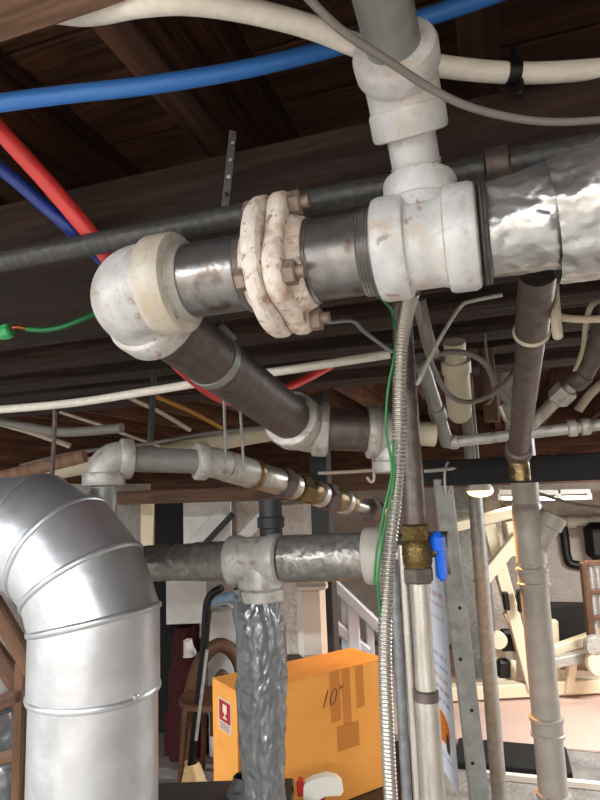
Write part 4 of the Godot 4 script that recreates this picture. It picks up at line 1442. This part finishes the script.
func left_room():
	var wood_h := Mb.new()
	var q := P(120, 497, 3.2)
	wood_h.bar(P(60, 500, 2.85), P(330, 491, 2.36), .07, .06)
	solo(wood_h, "rail_board", M.brown_wood, "brown horizontal board above the taped pipe", "timber")
	# white boards and framing
	var d := 3.3
	var items := [
		[142, 153, 496, 560, "cream_metal", "cream upright board left of the dark gap"],
		[183, 232, 496, 548, "white_board", "off-white panel right of the dark gap"],
		[236, 268, 500, 580, "wall_paint", "grey panel behind the tee"],
		[166, 206, 580, 622, "white_board", "off-white panel below the taped pipe"],
		[280, 318, 505, 650, "wall_paint", "tall grey panel behind the white bin"]]
	var i := 0
	for e in items:
		var b := Mb.new()
		var a := P(e[0], e[2], d + .08 * i)
		var z := P(e[1], e[3], d + .08 * i)
		b.box((a + z) / 2, Vector3(((z - a) - Vector3(0, (z - a).y, 0)).length(), absf(a.y - z.y), .03), Basis(Vector3.UP, deg_to_rad(18)), .004)
		solo(b, "wall_board", M[e[4]], e[5], "board")
		i += 1
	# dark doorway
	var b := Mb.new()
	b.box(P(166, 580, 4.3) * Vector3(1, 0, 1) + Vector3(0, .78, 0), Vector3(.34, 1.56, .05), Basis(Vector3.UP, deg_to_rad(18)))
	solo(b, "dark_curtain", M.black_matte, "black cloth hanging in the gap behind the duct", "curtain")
	b = Mb.new()
	b.bar(P(203, 546, 3.15), P(233, 514, 3.15), .03, .03, cam_basis.z)
	solo(b, "black_brace", M.black_plastic, "black diagonal bar on the off-white panel", "bar")
	b = Mb.new()
	b.bar(P(190, 548, 3.2), P(222, 512, 3.2), .06, .03, cam_basis.z)
	b.bar(P(240, 540, 3.2), P(275, 502, 3.2), .06, .03, cam_basis.z)
	solo(b, "white_brace", M.white_board, "white diagonal boards beside the black bar", "board")
	# dark square post
	var p := P(326, 600, 2.4)
	b = Mb.new()
	b.box(Vector3(p.x, 1.0, p.z), Vector3(.075, 2.0, .075), Basis(), .004)
	solo(b, "square_post", M.dark_grey, "dark square post right of the white bin", "post")
	# white bin
	var w := P(312, 655, 2.1)
	var t := thing("white_bin", "white rounded plastic bin behind the tape-wrapped drop", "bin", w)
	b = Mb.new()
	var top := P(312, 585, 2.1)
	b.box((w + top) / 2, Vector3(.10, (top - w).length(), .10), Basis(Vector3.UP, .3), .02)
	part(b, "body", M.white_plastic, t)
	b = Mb.new()
	b.box(top, Vector3(.11, .02, .11), Basis(Vector3.UP, .3), .008)
	part(b, "lid", M.white_board, t)
	# white stair rail
	t = thing("stair_rail", "white painted stair railing behind the valve pipe", "railing", P(355, 650, 3.0))
	gbar(t, "white_paint", "handrail", P(332, 582, 3.0), P(384, 632, 3.0), .05, .04)
	gbar(t, "white_paint", "lower_rail", P(332, 622, 3.0), P(368, 652, 3.0), .05, .04)
	gbar(t, "white_paint", "newel", P(352, 600, 3.03), P(352, 600, 3.03) * Vector3(1, 0, 1), .06, .06)
	gbar(t, "white_paint", "baluster", P(369, 612, 3.02), P(371, 660, 3.02), .04, .03)
	gbar(t, "white_paint", "baluster", P(345, 596, 3.02), P(346, 660, 3.02), .04, .03)
	gbar(t, "white_paint", "baluster", P(384, 625, 3.02), P(386, 680, 3.02), .04, .03)
	# black mop/vacuum stick
	t = thing("floor_sweeper", "black stick sweeper with bent grip and cream foot", "sweeper", P(190, 785, 3.4) * Vector3(1, 0, 1))
	b = Mb.new()
	b.tube(PP([[191, 765, 3.35], [204, 650, 3.3], [207, 612, 3.3]]), [.02, .022, .026], 16)
	part(b, "stick", M.black_plastic, t)
	b = Mb.new()
	b.tube(cr(PP([[206, 622, 3.3], [207, 604, 3.3], [212, 594, 3.3], [222, 588, 3.28]]), 6), .022, 14)
	part(b, "grip", M.black_plastic, t)
	b = Mb.new()
	b.tube(PP([[196, 740, 3.28], [207, 650, 3.24]]), .009, 10)
	part(b, "tube", M.dull_fitting, t)
	b = Mb.new()
	b.tube(cr(PP([[215, 606, 3.3], [228, 604, 3.3], [238, 618, 3.3], [243, 645, 3.3], [243, 690, 3.3]]), 8), .009, 10)
	part(b, "hose", M.dull_fitting, t)
	b = Mb.new()
	var f := P(192, 774, 3.35)
	crumple(b, f - Vector3.UP * .075, f + Vector3.UP * .06, .10, .05, .02, 9, 51, 28, 14, 1)
	part(b, "foot", M.cream_foam, t, "cream fabric foot")
	# bentwood chair
	t = thing("bentwood_chair", "brown bentwood chair with arched back beside the sweeper", "chair", P(222, 760, 3.6) * Vector3(1, 0, 1))
	b = Mb.new()
	b.tube(cr(PP([[186, 762, 3.6], [189, 705, 3.6], [199, 665, 3.6], [219, 645, 3.6], [238, 660, 3.6], [245, 700, 3.6], [246, 760, 3.6]]), 8), .042, 14)
	part(b, "back", M.brown_wood, t)
	b = Mb.new()
	b.tube(cr(PP([[213, 735, 3.58], [214, 690, 3.58], [222, 672, 3.58], [230, 690, 3.58], [231, 735, 3.58]]), 8), .018, 12)
	part(b, "inner_hoop", M.brown_wood, t)
	b = Mb.new()
	var sc := P(221, 752, 3.5)
	b.lathe(Vector3(sc.x, .43, sc.z + .1), Vector3.UP, [[0, .17], [.004, .19], [.03, .19], [.036, .17]], 32)
	part(b, "seat", M.brown_wood, t)
	for k in 4:
		var a := PI / 4 + k * PI / 2
		var s := Vector3(sc.x + cos(a) * .15, .43, sc.z + .1 + sin(a) * .15)
		b = Mb.new(); b.tube([s, s + Vector3(cos(a) * .05, -.43, sin(a) * .05)], [.02, .014], 12)
		part(b, "leg", M.brown_wood, t)
	# red and black clothes
	b = Mb.new()
	var r := P(186, 655, 3.9)
	crumple(b, r - Vector3.UP * .75, r + Vector3.UP * .18, .18, .10, .05, 6, 61, 36, 24, 1)
	solo(b, "red_jacket", M.red_cloth, "dark red jacket hanging behind the black stick sweeper", "jacket")
	b = Mb.new()
	r = P(193, 642, 3.7)
	crumple(b, P(191, 655, 3.7), P(188, 640, 3.7), .045, .03, .012, 12, 63, 20, 8, 1)
	solo(b, "white_rag", M.white_plastic, "small white rag on the red jacket", "cloth")
	b = Mb.new()
	r = P(222, 598, 3.1)
	crumple(b, P(212, 601, 3.95), P(242, 597, 3.95), .04, .04, .01, 14, 65, 24, 14, 1)
	solo(b, "plastic_bag", M.pale_blue, "pale blue plastic bag lying on the off-white cabinet by the sweeper grip", "bag")
	# pale cabinet under the bag
	b = Mb.new()
	var wc := P(236, 606, 3.95)
	b.box(Vector3(wc.x, wc.y / 2, wc.z), Vector3(.34, wc.y, .24), Basis(Vector3.UP, .3), .01)
	solo(b, "white_cabinet", M.white_board, "off-white narrow cabinet behind the arched chair back", "cabinet")

func near_objects():
	# table
	var t := thing("dark_table", "dark table under the cardboard box", "table", P(335, 790, 1.82) * Vector3(1, 0, 1))
	var c := P(335, 760, 1.82)
	var yaw := Basis(Vector3.UP, deg_to_rad(18))
	var b := Mb.new()
	b.box(Vector3(c.x, .69, c.z), Vector3(.62, .03, .70), yaw, .004)
	part(b, "top", M.black_plastic, t)
	for k in [[-1, -1], [1, -1], [1, 1], [-1, 1]]:
		b = Mb.new()
		b.box(Vector3(c.x, .3375, c.z) + yaw * Vector3(.27 * k[0], 0, .31 * k[1]), Vector3(.05, .675, .05), yaw)
		part(b, "leg", M.black_plastic, t)
	# cardboard box
	var k0 := P(238, 694, 1.62)
	var k1 := P(384, 649, 1.90)
	var ex := (k1 - k0) * Vector3(1, 0, 1)
	var wl := ex.length()
	ex = ex.normalized()
	var nz := ex.cross(Vector3.UP).normalized()
	var hh := k0.y - .705
	var bx := Basis(ex, Vector3.UP, nz)
	var dep := .17
	var o := Vector3(k0.x, .705, k0.z)
	var ctr := o + ex * (wl / 2) - nz * (dep / 2) + Vector3.UP * (hh / 2)
	t = thing("cardboard_box", "large brown cardboard box with a ten inch note in marker", "box", ctr - Vector3.UP * (hh / 2))
	b = Mb.new()
	b.box(ctr, Vector3(wl, hh, dep), bx, .003)
	part(b, "body", M.cardboard, t)
	b = Mb.new()
	b.box(ctr + Vector3.UP * (hh / 2 + .002), Vector3(wl * .999, .004, dep * .998), bx, .001)
	part(b, "flap", M.cardboard, t)
	# tape strips on the front
	var onf = func(x: float, y: float) -> Vector3: return o + ex * x + Vector3.UP * y + nz * .0005
	for q in [[.62, .07, .035, .14], [.70, .08, .03, .16], [.80, .06, .03, .12], [.02, hh * .5, .03, hh], [.70, hh * .52, .08, .07]]:
		b = Mb.new()
		b.box(onf.call(wl * q[0], hh - q[1]), Vector3(q[2], q[3], .001), bx, .0003)
		part(b, "packing_tape", M.box_tape, t)
	# 10" in marker
	b = Mb.new()
	var w0: Vector3 = onf.call(wl * .565, hh - .075)
	var st := func(a: Array):
		var p := []
		for q in a: p.append(w0 + ex * (q[0] * .05) + Vector3.UP * (q[1] * .05) + nz * .0002)
		b.tube(cr(p, 5), .0014, 6)
	st.call([[-.3, -.35], [-.12, .1], [.05, .55]])
	var z := []
	for i in 13:
		var a := TAU * i / 12
		z.append([.42 + cos(a) * .2 + sin(a) * .14, .1 + sin(a) * .42])
	st.call(z)
	st.call([[.92, .42], [.97, .62]])
	st.call([[1.08, .44], [1.13, .64]])
	part(b, "marker_note", M.marker, t)
	# red label on the left side
	var im := Image.create(64, 96, false, Image.FORMAT_RGB8)
	im.fill(Color(.80, .72, .66))
	im.fill_rect(Rect2i(5, 6, 54, 62), Color(.62, .12, .10))
	im.fill_rect(Rect2i(22, 16, 20, 26), Color(.86, .80, .74))
	im.fill_rect(Rect2i(29, 40, 6, 14), Color(.86, .80, .74))
	im.fill_rect(Rect2i(22, 54, 20, 5), Color(.86, .80, .74))
	for i in 3: im.fill_rect(Rect2i(8, 74 + i * 7, 46, 3), Color(.45, .35, .32))
	var lm := StandardMaterial3D.new()
	lm.albedo_texture = ImageTexture.create_from_image(im)
	lm.roughness = .7
	b = Mb.new()
	var l0 := o - nz * (dep * .25) - ex * .0008 + Vector3.UP * (hh - .035)
	var dn := -nz * .085
	b.poly([l0 + dn, l0, l0 + Vector3.DOWN * .085, l0 + dn + Vector3.DOWN * .085], -ex, [Vector2(0, 0), Vector2(1, 0), Vector2(1, 1), Vector2(0, 1)])
	part(b, "label", lm, t, "red and white fragile sticker")
	# black cabinet in front left
	b = Mb.new()
	var cs := P(212, 803, 1.38)
	t = thing("black_cabinet", "black waist-high cabinet standing in front of the sweeper and wrapped drop", "cabinet", Vector3(cs.x, 0, cs.z))
	b.box(Vector3(cs.x, cs.y / 2, cs.z), Vector3(.36, cs.y, .16), yaw, .01)
	part(b, "body", M.black_plastic, t)
	b = Mb.new()
	b.box(Vector3(cs.x, cs.y + .004, cs.z), Vector3(.375, .012, .175), yaw, .004)
	part(b, "top", M.dark_grey, t)
	b = Mb.new()
	var gg := P(243, 789, 1.40)
	crumple(b, gg - Vector3.UP * .02, gg + Vector3.UP * .03, .05, .025, .008, 20, 71, 28, 12, 1)
	solo(b, "grey_cloth", M.dark_grey, "crumpled dark grey cloth beside the wrapped drop", "cloth")
	# spray bottle
	var s := P(322, 790, 1.42)
	t = thing("spray_bottle", "white spray bottle with red collar before the cardboard box", "bottle", Vector3(s.x, .705, s.z))
	var sx := cam_basis.x * Vector3(1, 0, 1)
	sx = sx.normalized()
	var neck := P(309, 800, 1.42)
	b = Mb.new()
	b.lathe(Vector3(neck.x, .705, neck.z), Vector3.UP, [[0, .03], [.004, .035], [.09, .035], [.13, .028], [neck.y - .715, .013], [neck.y - .705, .013]], 28)
	part(b, "body", M.white_plastic, t)
	b = Mb.new()
	b.lathe(neck - Vector3.UP * .02, Vector3.UP, [[0, .016], [.02, .016], [.022, .014]], 20)
	part(b, "collar", M.red_plastic, t)
	b = Mb.new()
	var pts := PackedVector2Array([Vector2(-.012, 0), Vector2(.014, 0), Vector2(.04, .012), Vector2(.075, .012), Vector2(.082, .022), Vector2(.080, .038), Vector2(.068, .050), Vector2(.045, .056), Vector2(.015, .050), Vector2(-.010, .040), Vector2(-.014, .02)])
	b.prism(neck + sx.cross(Vector3.UP) * -.012, sx, Vector3.UP, pts, .024)
	part(b, "spray_head", M.white_plastic, t)
	b = Mb.new()
	b.prism(neck + sx.cross(Vector3.UP) * -.012 + sx * -.018 + Vector3.UP * .014, sx, Vector3.UP, PackedVector2Array([Vector2(-.008, 0), Vector2(.006, 0), Vector2(.006, .03), Vector2(-.004, .034), Vector2(-.010, .02)]), .024)
	part(b, "nozzle", M.red_plastic, t)
	b = Mb.new()
	b.tube(cr([neck + sx * .03 + Vector3.UP * .012, neck + sx * .036 - Vector3.UP * .02, neck + sx * .026 - Vector3.UP * .05], 5), .006, 10)
	part(b, "trigger", M.red_plastic, t)
	# wooden chairs behind the duct at the far left
	t = thing("wooden_frame", "brown wooden frame of slanted boards left of the duct", "frame", P(5, 800, 1.7) * Vector3(1, 0, 1))
	gbar(t, "brown_wood", "board", P(-14, 590, 1.55), P(34, 672, 1.55), .045, .03)
	gbar(t, "brown_wood", "board", P(-14, 640, 1.65), P(30, 700, 1.65), .05, .03)
	gbar(t, "brown_wood", "board", P(-20, 712, 1.6), P(30, 690, 1.6), .04, .03)
	gbar(t, "brown_wood", "post", P(22, 660, 1.6), P(17, 830, 1.6), .03, .03)
	gbar(t, "brown_wood", "crosspiece", P(-20, 765, 1.62), P(26, 752, 1.62), .03, .03)
	b = Mb.new()
	var bg := P(-6, 760, 1.9)
	crumple(b, bg - Vector3.UP * .2, bg + Vector3.UP * .15, .14, .09, .03, 9, 81, 36, 26, 1)
	solo(b, "plastic_bag", M.grey_tape, "grey plastic bag behind the wooden frame at the left edge", "bag")
